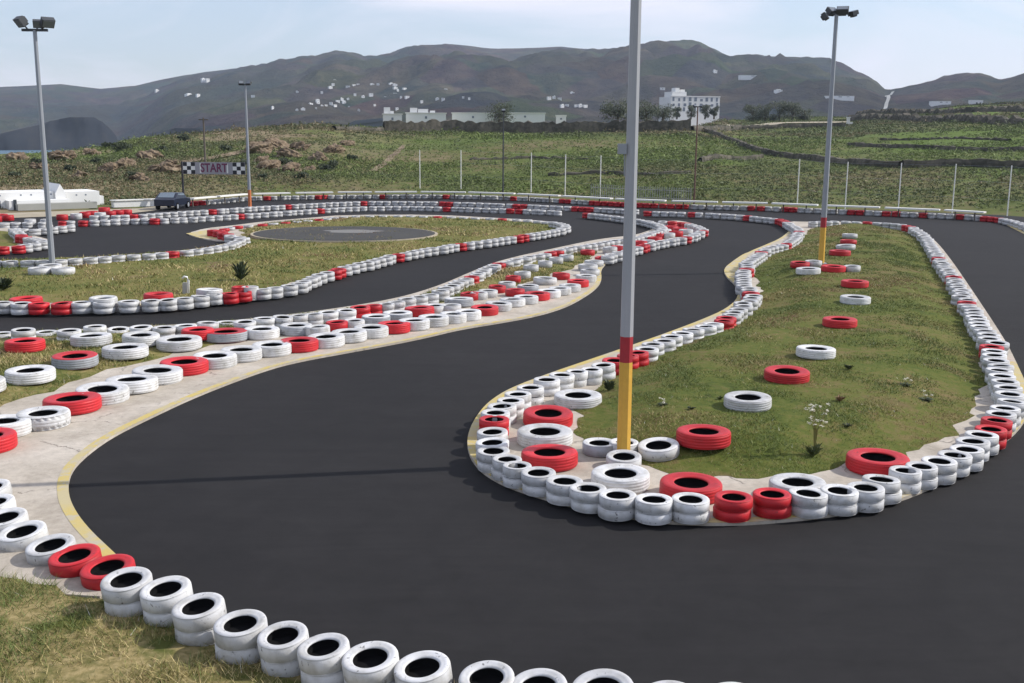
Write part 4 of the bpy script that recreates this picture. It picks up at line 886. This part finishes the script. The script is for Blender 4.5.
rubble_wall('stone_wall', 'long dark stone wall along the crest before the white farm', [at(x, r_) for x, r_ in ((384, 195), (440, 199), (520, 200), (600, 201), (690, 203))], 1.9, .9)
rubble_wall('stone_wall', 'low dark stone wall in front of the grey blue shed', [at(x, r_) for x, r_ in ((334, 178), (360, 188), (383, 195))], .6, .8)
rubble_wall('stone_wall', 'dark stone wall running diagonally down the right hand field', [T(*p) for p in ((703, 131), (735, 143), (769, 154.6), (800, 159), (830, 162.5), (870, 166), (900, 168))], .65, .7)
rubble_wall('stone_wall', 'dark stone wall crossing the field behind the right hand fence posts', [T(*p) for p in ((902, 168), (940, 166), (980, 167), (1040, 168))], .75, .8)
rubble_wall('stone_wall', 'thin stone wall across the bright green field on the right', [T(*p) for p in ((848, 146), (900, 148), (960, 151), (1040, 152))], .5, .6)
rubble_wall('stone_wall', 'rough stone wall below the far right hill crest', [T(*p) for p in ((850, 121), (900, 120), (950, 122), (1000, 124), (1050, 123))], 1.1, 2.0, rough=.4)
rubble_wall('stone_wall', 'upper stone wall under the right hand skyline', [T(*p) for p in ((858, 116), (910, 114), (960, 113), (1050, 112))], 1.0, 1.6, rough=.4)
rubble_wall('stone_wall', 'short dark stone wall in the field right of the brown lamp post', [T(*p) for p in ((700, 162), (730, 160), (762, 158))], .5, .5)
rubble_wall('stone_wall', 'dark stone wall under the field road beside the white hotel', [T(*p) for p in ((692, 130.5), (740, 129.5), (800, 128), (845, 127))], .9, .8)
for pts, lab in ((((548, 176), (600, 174), (660, 175), (690, 173)), 'low broken terrace line across the slope left of the brown lamp post'), (((470, 160), (530, 158), (590, 160)), 'low terrace line high on the slope behind the fence'),
                 (((880, 140), (940, 139), (1010, 141)), 'faint terrace line above the bright green field')):
    rubble_wall('terrace_wall', lab, [T(*p) for p in pts], .26, .5, 'stone_wall', 'terrace wall', .6, .5)
# field road (pale)
def strip(name, pts, w, mat, lift):
    V = []
    for k, p in enumerate(pts):
        t = (pts[min(k + 1, len(pts) - 1)] - pts[max(0, k - 1)]); t.z = 0; t.normalize(); nr_ = Vector((-t.y, t.x, 0)) * w / 2
        for s in (-1, 1):
            q_ = p + nr_ * s; V.append((q_.x, q_.y, float(hgt(math.atan2(q_.x, q_.y), math.hypot(q_.x, q_.y))) + lift))
    tag(mesh_obj(name, pydata(name, V, [(2 * k, 2 * k + 2, 2 * k + 3, 2 * k + 1) for k in range(len(pts) - 1)], mat)), kind='structure')
def dense(pts, n_=6):
    out = []
    for a, b_ in zip(pts, pts[1:]): out += [a + (b_ - a) * (k / n_) for k in range(n_)]
    return out + [pts[-1]]
strip('road', dense([T(*p) for p in ((676, 126.5), (720, 125.5), (780, 124), (850, 123))], 8), 5.0, 'dirt_road', .35)
strip('hill_track', dense([T(*p) for p in ((885, 110), (886.5, 104), (888.5, 99), (886.5, 96.5), (893, 92.8))], 5), 4.0, 'wall_grey', 1.2)
strip('path', dense([T(*p) for p in ((372, 172), (385, 164), (396, 154), (404, 146))], 4), .8, 'rock', .1)
strip('path', dense([T(*p) for p in ((185, 163), (205, 160), (228, 156), (245, 152))], 4), 1.6, 'rock', .15)

def sized(p): return proj(p)[2] / F      # metres per pixel at p
def simple_house(px, py, wpx, hpx, label, group, name='house', rmin=400, two=True):
    p = on_terrain(px, py, rmin); s = sized(p); w, h = wpx * s, max(hpx * s, 2.2)
    mb = MB(); d = min(w * .7, 9)
    a = math.atan2(p.x, p.y); rz = rot_z(-a + (random.uniform(-.1, .7) if wpx < 12 else .25)); two = two and random.random() < .45
    mb.box((0, 0, h / 2 - 2), (w, d, h + 4), rz)
    if two: mb.box(rz @ Vector((w * random.uniform(-.22, .22), d * .1, h * 1.1)), (w * .45, d * .6, h * .4), rz)
    mb.box(rz @ Vector((0, -d / 2 - .02, h * .5)), (w * .12, .12, h * .35), rz, 1); mb.box(rz @ Vector((w * .28, -d / 2 - .02, h * .55)), (w * .1, .12, h * .22), rz, 1)
    o_ = mb.build(name, ['wall_white', 'window_dark']); o_.location = p
    return tag(o_, label, 'house', group)
vil = [(334.4, 82), (333, 86), (348, 87.5), (354, 86.5), (358, 86), (372, 85.5), (378, 85.5), (391, 85.5), (395, 85.7), (371, 95.5), (355, 95), (348, 100.5), (342, 100.3), (337.6, 102), (331, 104.8), (335, 106.5), (318, 103.8), (310.7, 105), (316, 109.3), (303, 110.2), (297, 111.4), (386, 98.3), (390, 98.5), (401, 98), (407, 98.3), (363, 98), (326, 107), (322, 107.5), (344, 104)]
rv = random.Random(3)
vil += [(rv.uniform(270, 470), rv.uniform(88, 113)) for _ in range(22)]
for x, y in vil: simple_house(x, y, random.uniform(1.8, 4.2), random.uniform(1.2, 2.2), 'small white house in the village on the hillside left of centre', 'houses of the left hillside village')
for x, y, lab in [(253, 97.5, 'white house alone above the near floodlit pole head'), (207.5, 81, 'white house high on the left slope, the right one of two'), (203, 80.6, 'white house high on the left slope, the left one of two'), (198, 96.2, 'white house on the left slope with a pale terrace beside it'), (189, 96, 'long low white house on the left mountain slope'), (157, 92, 'tiny white house lowest on the left mountain slope')]:
    simple_house(x, y, 3.6 if x != 189 else 7, 2, lab, 'houses on the left mountain')
for x, y in [(554, 98.5), (559.6, 100), (572, 94.5), (562, 107), (567, 107), (576, 107), (580, 107), (585, 107.4), (549, 99)]: simple_house(x, y, random.uniform(3, 5), 2.2, 'small white house on the slope above the crest wall, right of centre', 'houses above the crest wall')
for x, y, w, lab in [(752, 77.3, 26, 'very long pale building high on the central mountain'), (778, 92.5, 7, 'small white house above the dark trees'), (715, 73, 3.5, 'tiny white house above the white hotel'), (839, 98, 28, 'long pale retaining building on the lower mountain flank'), (940, 103.5, 19, 'long pale building on the far right hill'), (975, 109.5, 12, 'pale flat roofed building under the right hand hill'), (662.5, 90.5, 5, 'small white house just left of the white hotel')]:
    simple_house(x, y, w, 2.2 if w < 12 else 1.2, lab, 'houses on the central mountain', 'house', 380, w < 8)

# white hotel
def hotel():
    p = at(694, 380); s = sized(p); a = math.atan2(p.x, p.y)
    zb = H + 380 * azel(694, 113)[1]
    e = empty('white_hotel', (p.x, p.y, zb), -a + rad(27)); tag(e, 'large white flat roofed hotel block with rows of windows on the crest', 'hotel')
    W_, h = 54 * s, 19 * s
    slab('wall', -W_ / 2, W_ / 2, -6, h * .82, 0, 9, 'wall_white', e); w2 = slab('upper_floor', -W_ * .45, -W_ * .16, h * .82, h * 1.08, 1, 7, 'wall_white', e)
    slab('stair_tower', -W_ * .36, -W_ * .28, h * 1.08, h * 1.28, 2, 5, 'wall_white', e); slab('stair_tower', -W_ * .22, -W_ * .17, h * 1.08, h * 1.2, 2, 5, 'wall_white', e)
    slab('parapet', -W_ / 2 - .1, W_ / 2 + .1, h * .82, h * .87, -.1, .3, 'wall_white', e)
    for r_ in range(3):
        for c in range(9):
            x = -W_ / 2 + W_ * (c + .5) / 9 + random.uniform(-.1, .1)
            slab('window', x - .38, x + random.choice((.3, .38, .6)), h * (.08 + r_ * .26), h * (.08 + r_ * .26) + random.choice((.8, .95, 1.3)), -.05, .1, 'window_pale', e)
hotel()
# long white farm buildings along the crest
def farm(px0, px1, pyt, pyb, r_, label, gable=False, bumps=()):
    a0, t0 = azel(px0, pyb); p0 = Vector((r_ * math.sin(a0), r_ * math.cos(a0), 0)); a1, _ = azel(px1, pyb); p1 = Vector((r_ * math.sin(a1), r_ * math.cos(a1), 0))
    zb = H + r_ * t0; zt = H + r_ * azel((px0 + px1) / 2, pyt)[1]; L_ = (p1 - p0).length; yaw = math.atan2(p1.y - p0.y, p1.x - p0.x)
    e = empty('farm_building', (p0.x, p0.y, zb), yaw); tag(e, label, 'farm building', 'white farm buildings on the crest')
    h = zt - zb
    w_ = slab('wall', 0, L_, -3, h, 0, 6, 'wall_white', e)
    slab('roof', -.15, L_ + .15, h, h + .18, -.15, 6.15, 'board_white', e)
    n_ = max(1, int(L_ / 4.5))
    for k in range(n_):
        x = L_ * (k + .5) / n_; slab('window', x - .2, x + .2, h * .4, h * .68, -.06, .1, 'window_pale', w_)
    for bx, bh, bw in bumps: slab('roof_block', L_ * bx, L_ * bx + bw, h + .18, h + .18 + bh, 1, 4, 'wall_white', e)
farm(383, 402, 114.5, 124, 214, 'small white farmhouse with chimney at the left end of the crest', bumps=((.05, 1.2, 1.2), (.3, .5, 1)))
farm(406, 446, 113.5, 122, 216, 'long white farm building with roof blocks on the crest', bumps=((.1, .9, 1.4), (.3, .7, 2.0), (.6, .4, 1)))
farm(452, 494, 113.5, 121, 222, 'long white farm building left of the dark crest tree')
farm(505, 545, 113.5, 120, 225, 'long low white farm building right of the dark crest tree')
farm(556, 566, 116, 122, 230, 'tiny white hut behind the crest wall')
p = at(364, 230); a = math.atan2(p.x, p.y); s = sized(p); zb = H + 230 * azel(364, 127)[1]
e = empty('blue_shed', (p.x, p.y, zb), -a); tag(e, 'long grey blue shed with sloping end left of the white farm', 'shed')
slab('wall', -9 * s, 19 * s, -4, 6 * s, 0, 6, 'shed_blue', e); mb = MB()
mb.add([(-19 * s, -.3, 1 * s), (-9 * s, -.3, 6.2 * s), (19.5 * s, -.3, 9 * s), (19.5 * s, -.3, 6.02 * s), (-19 * s, 6.3, 1 * s), (-9 * s, 6.3, 6.2 * s), (19.5 * s, 6.3, 9 * s), (19.5 * s, 6.3, 6.02 * s)], [(0, 3, 2, 1), (4, 5, 6, 7), (1, 2, 6, 5), (0, 1, 5, 4), (3, 7, 6, 2)]); mb.build('roof', 'shed_blue', e)
# gate pillar at the road end
p = T(848, 125); e = empty('gate_pillar', p); tag(e, 'small white gate pillar at the end of the field road', 'pillar'); s = sized(p)
slab('shaft', -1.2 * s, 1.2 * s, -.5, 7 * s, -.4, .4, 'wall_white', e); slab('cap', -1.6 * s, 1.6 * s, 7 * s, 7.8 * s, -.6, .6, 'wall_white', e); slab('side_wall', 1.2 * s, 4.5 * s, -.5, 3 * s, -.3, .3, 'wall_white', e)

# ------------------------------------------------------------------ vegetation
def leaf_cloud(mb, centers, n_, size, rng, mi=(0,), flat=.8):
    """many small leaf faces spread through each clump's volume"""
    for (c, r_) in centers:
        for _ in range(n_):
            d = Vector((rng.gauss(0, 1), rng.gauss(0, 1), rng.gauss(0, 1))).normalized() * r_ * rng.random() ** .45; d.z *= flat
            a = Vector((rng.gauss(0, 1), rng.gauss(0, 1), rng.gauss(0, 1))).normalized(); b_ = a.orthogonal().normalized(); s = size * rng.uniform(.6, 1.3); p = c + d
            mb.add([p - a * s, p + b_ * s * .6, p + a * s, p - b_ * s * .6], [(0, 1, 2, 3)], rng.choice(mi))
def tree(px, r_, hpx, wpx, label, seed, pyb=None):
    p = at(px, r_); s = sized(p); h, w = hpx * s, wpx * s * 1.35; rng = random.Random(seed)
    if pyb: p.z = H + r_ * azel(px, pyb)[1]
    e = empty('tree', p); tag(e, label, 'tree', 'trees along the crest')
    mb = MB(); mb.tube([(0, 0, -1), (.1, 0, h * .3), (0, .1, h * .6)], [.28, .2, .08], 8)
    cs = []
    for k in range(14):
        a = rng.uniform(0, 6.28); q_ = Vector((math.cos(a) * w * .3 * rng.random() ** .5, math.sin(a) * w * .3, h * rng.uniform(.02, .80))); cs.append((q_, w * rng.uniform(.18, .28)))
        mb.tube([(0, 0, h * .25), q_], [.1, .04], 5)
    mb.build('trunk', 'bark', e)
    mb = MB(); leaf_cloud(mb, cs, 150, max(.14, h * .035), rng, (0, 1, 2)); mb.build('crown', ['leaf_0', 'leaf_1', 'leaf_2'], e)
tree(499, 218, 19, 27, 'dark broad tree between the two long white farm buildings', 1, 121)
tree(617, 225, 26, 28, 'bushy green tree just left of the near lamp post on the crest', 2, 122)
tree(645, 228, 22, 26, 'olive green tree just right of the near lamp post on the crest', 3, 122)
tree(662, 235, 16, 22, 'low round tree left of the white hotel', 4, 121)
for k, (x, h_, w_, lab) in enumerate([(676, 9, 8, 'small round tree at the left foot of the hotel'), (690, 11, 9, 'small round tree below the middle of the hotel'), (704, 12, 9, 'dark tree before the hotel, first left of its end'), (713, 12, 9, 'dark tree at the right end of the hotel'), (752, 16, 16, 'dark tree at the left of the clump beyond the hotel'), (764, 19, 18, 'tall dark tree second in the clump beyond the hotel'), (778, 20, 20, 'tallest dark tree in the clump beyond the hotel'), (791, 18, 18, 'dark tree fourth in the clump beyond the hotel'), (803, 16, 14, 'olive tree at the right of the clump beyond the hotel')]):
    tree(x, 300 if x > 740 else 345, h_, w_, lab, 20 + k, 120 if x > 740 else 116)

# boulders of the rocky left hillside
rk = [(62, 160, 12), (92, 155, 9), (150, 159, 12), (172, 166, 8), (108, 172, 11), (127, 166, 10), (165, 172, 14), (260, 152, 14), (275, 148, 12), (290, 157, 13), (300, 150, 10), (318, 160, 10), (335, 152, 9), (270, 170, 12), (292, 172, 10), (310, 171, 7), (40, 170, 10), (18, 160, 10), (80, 178, 9), (140, 180, 9), (262, 163, 10), (345, 145, 8)]
for k, (x, y, w) in enumerate(rk):
    p = on_terrain(x, y, 84, 300); s = sized(p); R_ = w * s * 1.05
    bm = bmesh.new(); bmesh.ops.create_icosphere(bm, subdivisions=4, radius=1); rng = random.Random(k)
    ofs = Vector((rng.random() * 50, rng.random() * 50, 0))
    for v_ in bm.verts:
        q_ = v_.co * 1.9 + ofs; n_ = float(fbm(np.array(q_.x + q_.z), np.array(q_.y - q_.z * .7), 5)); v_.co *= .25 + 1.5 * n_
        v_.co.x *= R_; v_.co.y *= R_ * .8; v_.co.z *= R_ * .58
    me = bpy.data.meshes.new('boulder'); bm.to_mesh(me); bm.free(); me.materials.append(M['rock'])
    o_ = mesh_obj('boulder', me); o_.location = p + Vector((0, 0, R_ * .1)); o_.rotation_euler = (0, 0, rng.uniform(0, 6))
    tag(o_, 'rough tan boulder among scrub on the left hillside', 'boulder', 'boulders on the left hillside')

# hillside scrub (uncountable): leafy tufts on the slopes
def blades_mesh(name, V, Fc, idx, mats): 
    V = np.asarray(V, np.float32).reshape(-1, 3); nf = len(V) // 3
    me = bpy.data.meshes.new(name); me.vertices.add(len(V)); me.vertices.foreach_set('co', V.reshape(-1)); me.loops.add(nf * 3); me.loops.foreach_set('vertex_index', np.arange(nf * 3, dtype=np.int32))
    me.polygons.add(nf); me.polygons.foreach_set('loop_start', np.arange(0, nf * 3, 3, dtype=np.int32))
    for mm in mats: me.materials.append(M[mm])
    me.polygons.foreach_set('material_index', np.asarray(idx, np.int32)); me.update(calc_edges=True)
    return mesh_obj(name, me)
N = 115000
u = RNG.random(N); pxs = RNG.uniform(-60, 1084, N); aa = np.array([azel(x, 140)[0] for x in pxs])
r0i = np.interp(aa, *R0) + 3; r1i = np.interp(aa, *R1R) + 4
rr = r0i + u * (r1i - r0i)
xs, ys = rr * np.sin(aa), rr * np.cos(aa)
dens = fbm(xs * .05 + 3, ys * .05, 4); keep = RNG.random(N) < np.clip((dens - .34 - .05 * np.clip((-xs - 8) / 25, 0, 1)) * 4.5, .16, 1)
xs, ys, rr, aa = xs[keep], ys[keep], rr[keep], aa[keep]; zs_ = hgt(aa, rr); n = len(xs)
sz = (RNG.gamma(1.3, .13, n) * np.clip(rr / 120, 1, 1.5)).clip(.08, 1.6); nb = 12
cen = np.repeat(np.stack([xs, ys, zs_ + sz * .3], -1), nb, 0); szr = np.repeat(sz, nb)[:, None]
d = RNG.normal(size=(n * nb, 3)); d /= np.linalg.norm(d, axis=1)[:, None]; c = cen + d * szr * RNG.random((n * nb, 1)) ** .5 * np.array([1.6, 1.6, .42])
e1 = RNG.normal(size=(n * nb, 3)); e2 = RNG.normal(size=(n * nb, 3))
rf_ = np.repeat(np.clip(rr / 140, 1, 1.4), nb)[:, None]; e1 *= (.05 + szr * .08) * rf_; e2 *= (.05 + szr * .08) * rf_ * np.array([1, 1, .6])
V = np.stack([c - e1, c + e1 * .6 + e2 * .3, c + e2], 1)
g = .5 + 1.5 * (fbm(xs * .03 + 9, ys * .03 + 2, 4) - .5) + RNG.normal(0, .07, n)
left_ = np.clip((-xs - 5) / 25, 0, 1) * .08
idx = np.where(g + left_ > .70, 2, np.where(g < .40, 3, np.where(g < .52, 0, 1)))
idx = np.where(RNG.random(n) < .25 + .25 * np.clip((-xs - 5) / 25, 0, 1), 1, idx)
tag(blades_mesh('hillside_scrub', V, None, np.repeat(idx, nb), ['scrub_a', 'scrub_b', 'scrub_c', 'scrub_d']), 'low green and brown scrub covering the hillside behind the track', 'scrub', kind='stuff')

# grass blades on the lawns
BM = ['blade_green', 'blade_olive', 'blade_straw', 'blade_brown', 'petal']
def grass(name, label, reg, n, near, hmin, hmax, wts, wid=.012, clump=.5, box=None):
    lo = reg.p.min(0); hi = reg.p.max(0)
    if box: lo = np.maximum(lo, box[:2]); hi = np.minimum(hi, box[2:])
    m_ = n * 8
    x = RNG.uniform(lo[0], hi[0], m_); yv_ = np.exp(RNG.uniform(math.log(max(lo[1], 3)), math.log(hi[1]), m_))
    k = reg.inside(x, yv_); x, yv_ = x[k], yv_[k]
    dn = fbm(x * 1.1, yv_ * 1.1, 4); k = RNG.random(len(x)) < np.clip((dn - clump + .2) * 3.5, .06, 1); x, yv_, dn = x[k][:n], yv_[k][:n], dn[k][:n]
    z = mound(reg, x, yv_, *reg.z) - .008; m_ = len(x)
    hh_ = RNG.uniform(hmin, hmax, m_) * (.5 + 1.2 * dn); ang = RNG.uniform(0, 2 * math.pi, m_); lean = RNG.uniform(.3, 1.6, m_)
    far_ = np.clip(yv_ / 18, .8, 3); w = wid * far_
    b0 = np.stack([x - np.cos(ang) * w / 2, yv_ - np.sin(ang) * w / 2, z], -1); b1_ = np.stack([x + np.cos(ang) * w / 2, yv_ + np.sin(ang) * w / 2, z], -1)
    a2 = RNG.uniform(0, 2 * math.pi, m_)
    tp = np.stack([x + np.cos(a2) * lean * hh_, yv_ + np.sin(a2) * lean * hh_, z + hh_], -1)
    gz = fbm(x * .35 + 5, yv_ * .35, 3) + RNG.normal(0, .10, m_); qn = np.cumsum(wts) / np.sum(wts); rk_ = np.argsort(np.argsort(gz)) / m_
    idx = np.searchsorted(qn, rk_).clip(0, 3); idx = np.where(RNG.random(m_) < .004, 4, idx)
    o_ = blades_mesh(name, np.stack([b0, b1_, tp], 1), None, idx, BM); tag(o_, label, 'grass', kind='stuff')
grass('island_grass', 'short green and brown grass of the lamp post island', RC, 130000, 0, .015, .055, (.54, .32, .06, .08))
grass('front_grass', 'dry straw coloured grass of the front lawn', RF, 80000, 0, .04, .12, (.34, .28, .28, .10), .013, .46, (-11, 7, 4, 20))
grass('median_grass', 'patchy green and straw grass of the median', RB, 45000, 0, .03, .11, (.40, .26, .28, .06), .014)
grass('back_grass', 'olive grass of the back island', RD, 26000, 0, .04, .12, (.34, .36, .18, .12), .016)

# plants
def weed(px, py, h, w, label, seed, flowers=0, mat='leaf_1', group=None, leaves=70, name='weed'):
    p = top_at(px, py, 0); e = empty(name, p); tag(e, label, 'plant', group); rng = random.Random(seed)
    mb = MB()
    for _ in range(leaves):
        a = rng.uniform(0, 6.28); L_ = w * rng.uniform(.4, 1); z = h * rng.uniform(.3, 1) * (.5 if flowers else 1); z *= (.5 if flowers else 1); t = Vector((math.cos(a) * L_ * .6, math.sin(a) * L_ * .6, z)); s = Vector((-math.sin(a), math.cos(a), 0)) * w * .09
        m1 = t * .55 + Vector((0, 0, z * .2)); mb.add([(0, 0, 0), m1 + s, t, m1 - s], [(0, 1, 2, 3)])
    mb.build('leaves', mat, e)
    if flowers:
        mb = MB(); mf = MB()
        for k in range(flowers):
            a = rng.uniform(0, 6.28); rr_ = w * rng.random() ** .5 * .62; t = Vector((math.cos(a) * rr_, math.sin(a) * rr_, h * rng.uniform(.60, 1.0)))
            mb.tube([(0, 0, 0), (t.x * .2, t.y * .2, h * .5), t], [.006, .005, .003], 4, caps=False)
            for _ in range(14):
                q_ = t + Vector((rng.gauss(0, .018), rng.gauss(0, .018), rng.gauss(0, .010))); s = .011; mf.add([q_ + Vector((-s, -s, 0)), q_ + Vector((s, -s, .003)), q_ + Vector((s, s, 0)), q_ + Vector((-s, s, .003))], [(0, 1, 2, 3)])
        mb.build('stem', 'blade_olive', e); mf.build('flower_head', 'petal', e)
weed(814, 456, .98, .32, 'tall dry wildflower with pale umbels on the island lawn', 1, 21, 'scrub_b', None, 40, 'wildflower')
weed(609, 391, .28, .28, 'dark leafy weed at the grass edge left of the lamp post', 2)
weed(241, 280, .75, .7, 'spiky dark agave like plant on the back island', 3, 0, 'leaf_0', None, 40)
weed(3, 290, .5, .7, 'low dark bush at the left edge of the back island', 4, 0, 'leaf_0')
weed(663, 405, .14, .25, 'small pale flowering weed left of the white lawn tyre', 5, 3)
weed(925, 400, .16, .35, 'pale flowering weed patch near the island corner', 6, 3)
weed(905, 385, .14, .3, 'pale flowering weed in mid lawn before the right tyre row', 7, 3)
rng = random.Random(5)
for k in range(6):
    x, y = rng.uniform(640, 960), rng.uniform(290, 440)
    q_ = G(x, y, .2)
    if RC.inside(q_.x, q_.y)[0] and RC.dist(q_.x, q_.y)[0] > .8: weed(x, y, rng.uniform(.06, .14), rng.uniform(.12, .28), 'small dark weed clump on the island lawn', 50 + k, 0, rng.choice(['leaf_1', 'scrub_b', 'blade_brown']), 'weed clumps on the island lawn', 26)
# white crooked object on the back island row (painted bent pipe)
p = top_at(187, 293.5, 0); e = empty('bent_pipe', p); e.scale = (.85, .85, .85); tag(e, 'white hooked pipe standing behind the back island tyre row', 'pipe')
s = sized(p); mb = MB(); mb.tube([(.06, 0, 0), (.08, 0, .55), (.04, 0, .68), (-.08, 0, .70), (-.16, 0, .62)], [.05, .05, .045, .04, .035], 8); mb.build('pipe', 'wall_white', e, True)
mb = MB(); mb.box((-.05, 0, .2), (.22, .2, .5), taper=.8); mb.build('foot', 'wall_grey', e)

# bushes on the left hillside crest
for k, (x, y, w, h_) in enumerate([(122, 151, 22, 9), (108, 148, 12, 6), (183, 141, 14, 7), (160, 152, 16, 6), (205, 172, 12, 5), (330, 170, 22, 10), (245, 165, 12, 6), (70, 171, 14, 6), (132, 177, 12, 5), (226, 151, 14, 6), (286, 165, 16, 7), (302, 178, 14, 5), (352, 160, 13, 6), (40, 164, 16, 6), (14, 177, 13, 5), (262, 179, 12, 5), (95, 163, 12, 6)]):
    p = on_terrain(x, y, 84, 300); s = sized(p); e = empty('bush', p); tag(e, ['dark wide bush on the left crest beside the water', 'small dark bush left of the wide crest bush', 'dark bush on the crest left of the wooden pole', 'dark low bush among the left boulders', 'low bush just below the start banner', 'dark round bush between boulders right of the pale pole', 'dark bush just left of the pale pole', 'low bush behind the white pit building peak', 'small bush above the low white wall', 'bush on the crest above the start banner', 'dark bush among boulders right of the pale pole', 'low bush at the foot of the slope right of the pale pole', 'bush right of the boulder field', 'dark bush left of the pit roof peak', 'low bush over the left end of the pit building', 'low bush just right of the pale pole foot', 'dark bush between the pit building and the left crest'][k], 'bush', 'dark bushes on the left hillside')
    rng = random.Random(90 + k); mb = MB(); leaf_cloud(mb, [(Vector((rng.uniform(-.35, .35) * w * s, rng.uniform(-.2, .2) * w * s, h_ * s * rng.uniform(.2, .7))), w * s * .2) for _ in range(7)], 90, .14, rng, (0, 1, 2)); mb.build('foliage', ['leaf_0', 'leaf_1', 'leaf_2'], e)

# ------------------------------------------------------------------ haze, light, sky
mb = MB(); mb.box((0, 0, 105), (7900, 7900, 370)); hz = mb.build('haze', 'wall_white'); hz.data.materials.clear()
m = bpy.data.materials.new('haze_air'); m.use_nodes = True; nt = m.node_tree; nt.nodes.clear()
ou = nt.nodes.new('ShaderNodeOutputMaterial'); pv = nt.nodes.new('ShaderNodeVolumePrincipled'); nt.links.new(pv.outputs[0], ou.inputs['Volume'])
pv.inputs['Color'].default_value = (.70, .82, 1.0, 1); pv.inputs['Density'].default_value = .00013; pv.inputs['Anisotropy'].default_value = .2
hz.data.materials.append(m); tag(hz, kind='stuff')

SUN_EL = rad(37); SUN_AZ = math.atan2(.985, .17)
sd = bpy.data.lights.new('sun', 'SUN'); so = bpy.data.objects.new('sun', sd); COL.objects.link(so)
sd.energy = 4.3; sd.angle = rad(.53); sd.color = (1.0, .955, .89)
dirv = Vector((math.sin(SUN_AZ) * math.cos(SUN_EL), math.cos(SUN_AZ) * math.cos(SUN_EL), math.sin(SUN_EL)))
so.rotation_euler = dirv.to_track_quat('Z', 'Y').to_euler(); so.location = (0, 0, 60)
w = bpy.data.worlds.new('World'); scene.world = w; w.use_nodes = True; nt = w.node_tree
bg = nt.nodes['Background']; st = nt.nodes.new('ShaderNodeTexSky'); st.sky_type = 'NISHITA'; st.sun_disc = False
st.sun_elevation = SUN_EL; st.sun_rotation = SUN_AZ; st.air_density = 1.0; st.dust_density = .8; st.ozone_density = 3.0
tc = nt.nodes.new('ShaderNodeTexCoord'); mp = nt.nodes.new('ShaderNodeMapping'); mp.inputs['Scale'].default_value = (1.6, 1.6, 6)
mp.inputs['Rotation'].default_value = (0, rad(4), 0)
nt.links.new(tc.outputs['Generated'], mp.inputs['Vector']); cn = noise(nt, 2.1, 7, mp.outputs[0], .55, .6)
vl = mixc(nt, .38, st.outputs[0], (5.1, 5.25, 6.2)); cl = mixc(nt, step(nt, cn.outputs['Fac'], .42, .72), vl, (6.3, 6.25, 7.0))
nt.links.new(cl, bg.inputs['Color']); bg.inputs['Strength'].default_value = .15

vs = scene.view_settings; vs.view_transform = 'Standard'; vs.look = 'None'; vs.exposure = 0.12; vs.gamma = 1.0; vs.use_curve_mapping = False
cy = scene.cycles; cy.max_bounces = 6; cy.diffuse_bounces = 3; cy.volume_bounces = 0; cy.use_denoising = True; cy.volume_max_steps = 64
try: cy.denoiser = 'OPENIMAGEDENOISE'
except Exception: pass
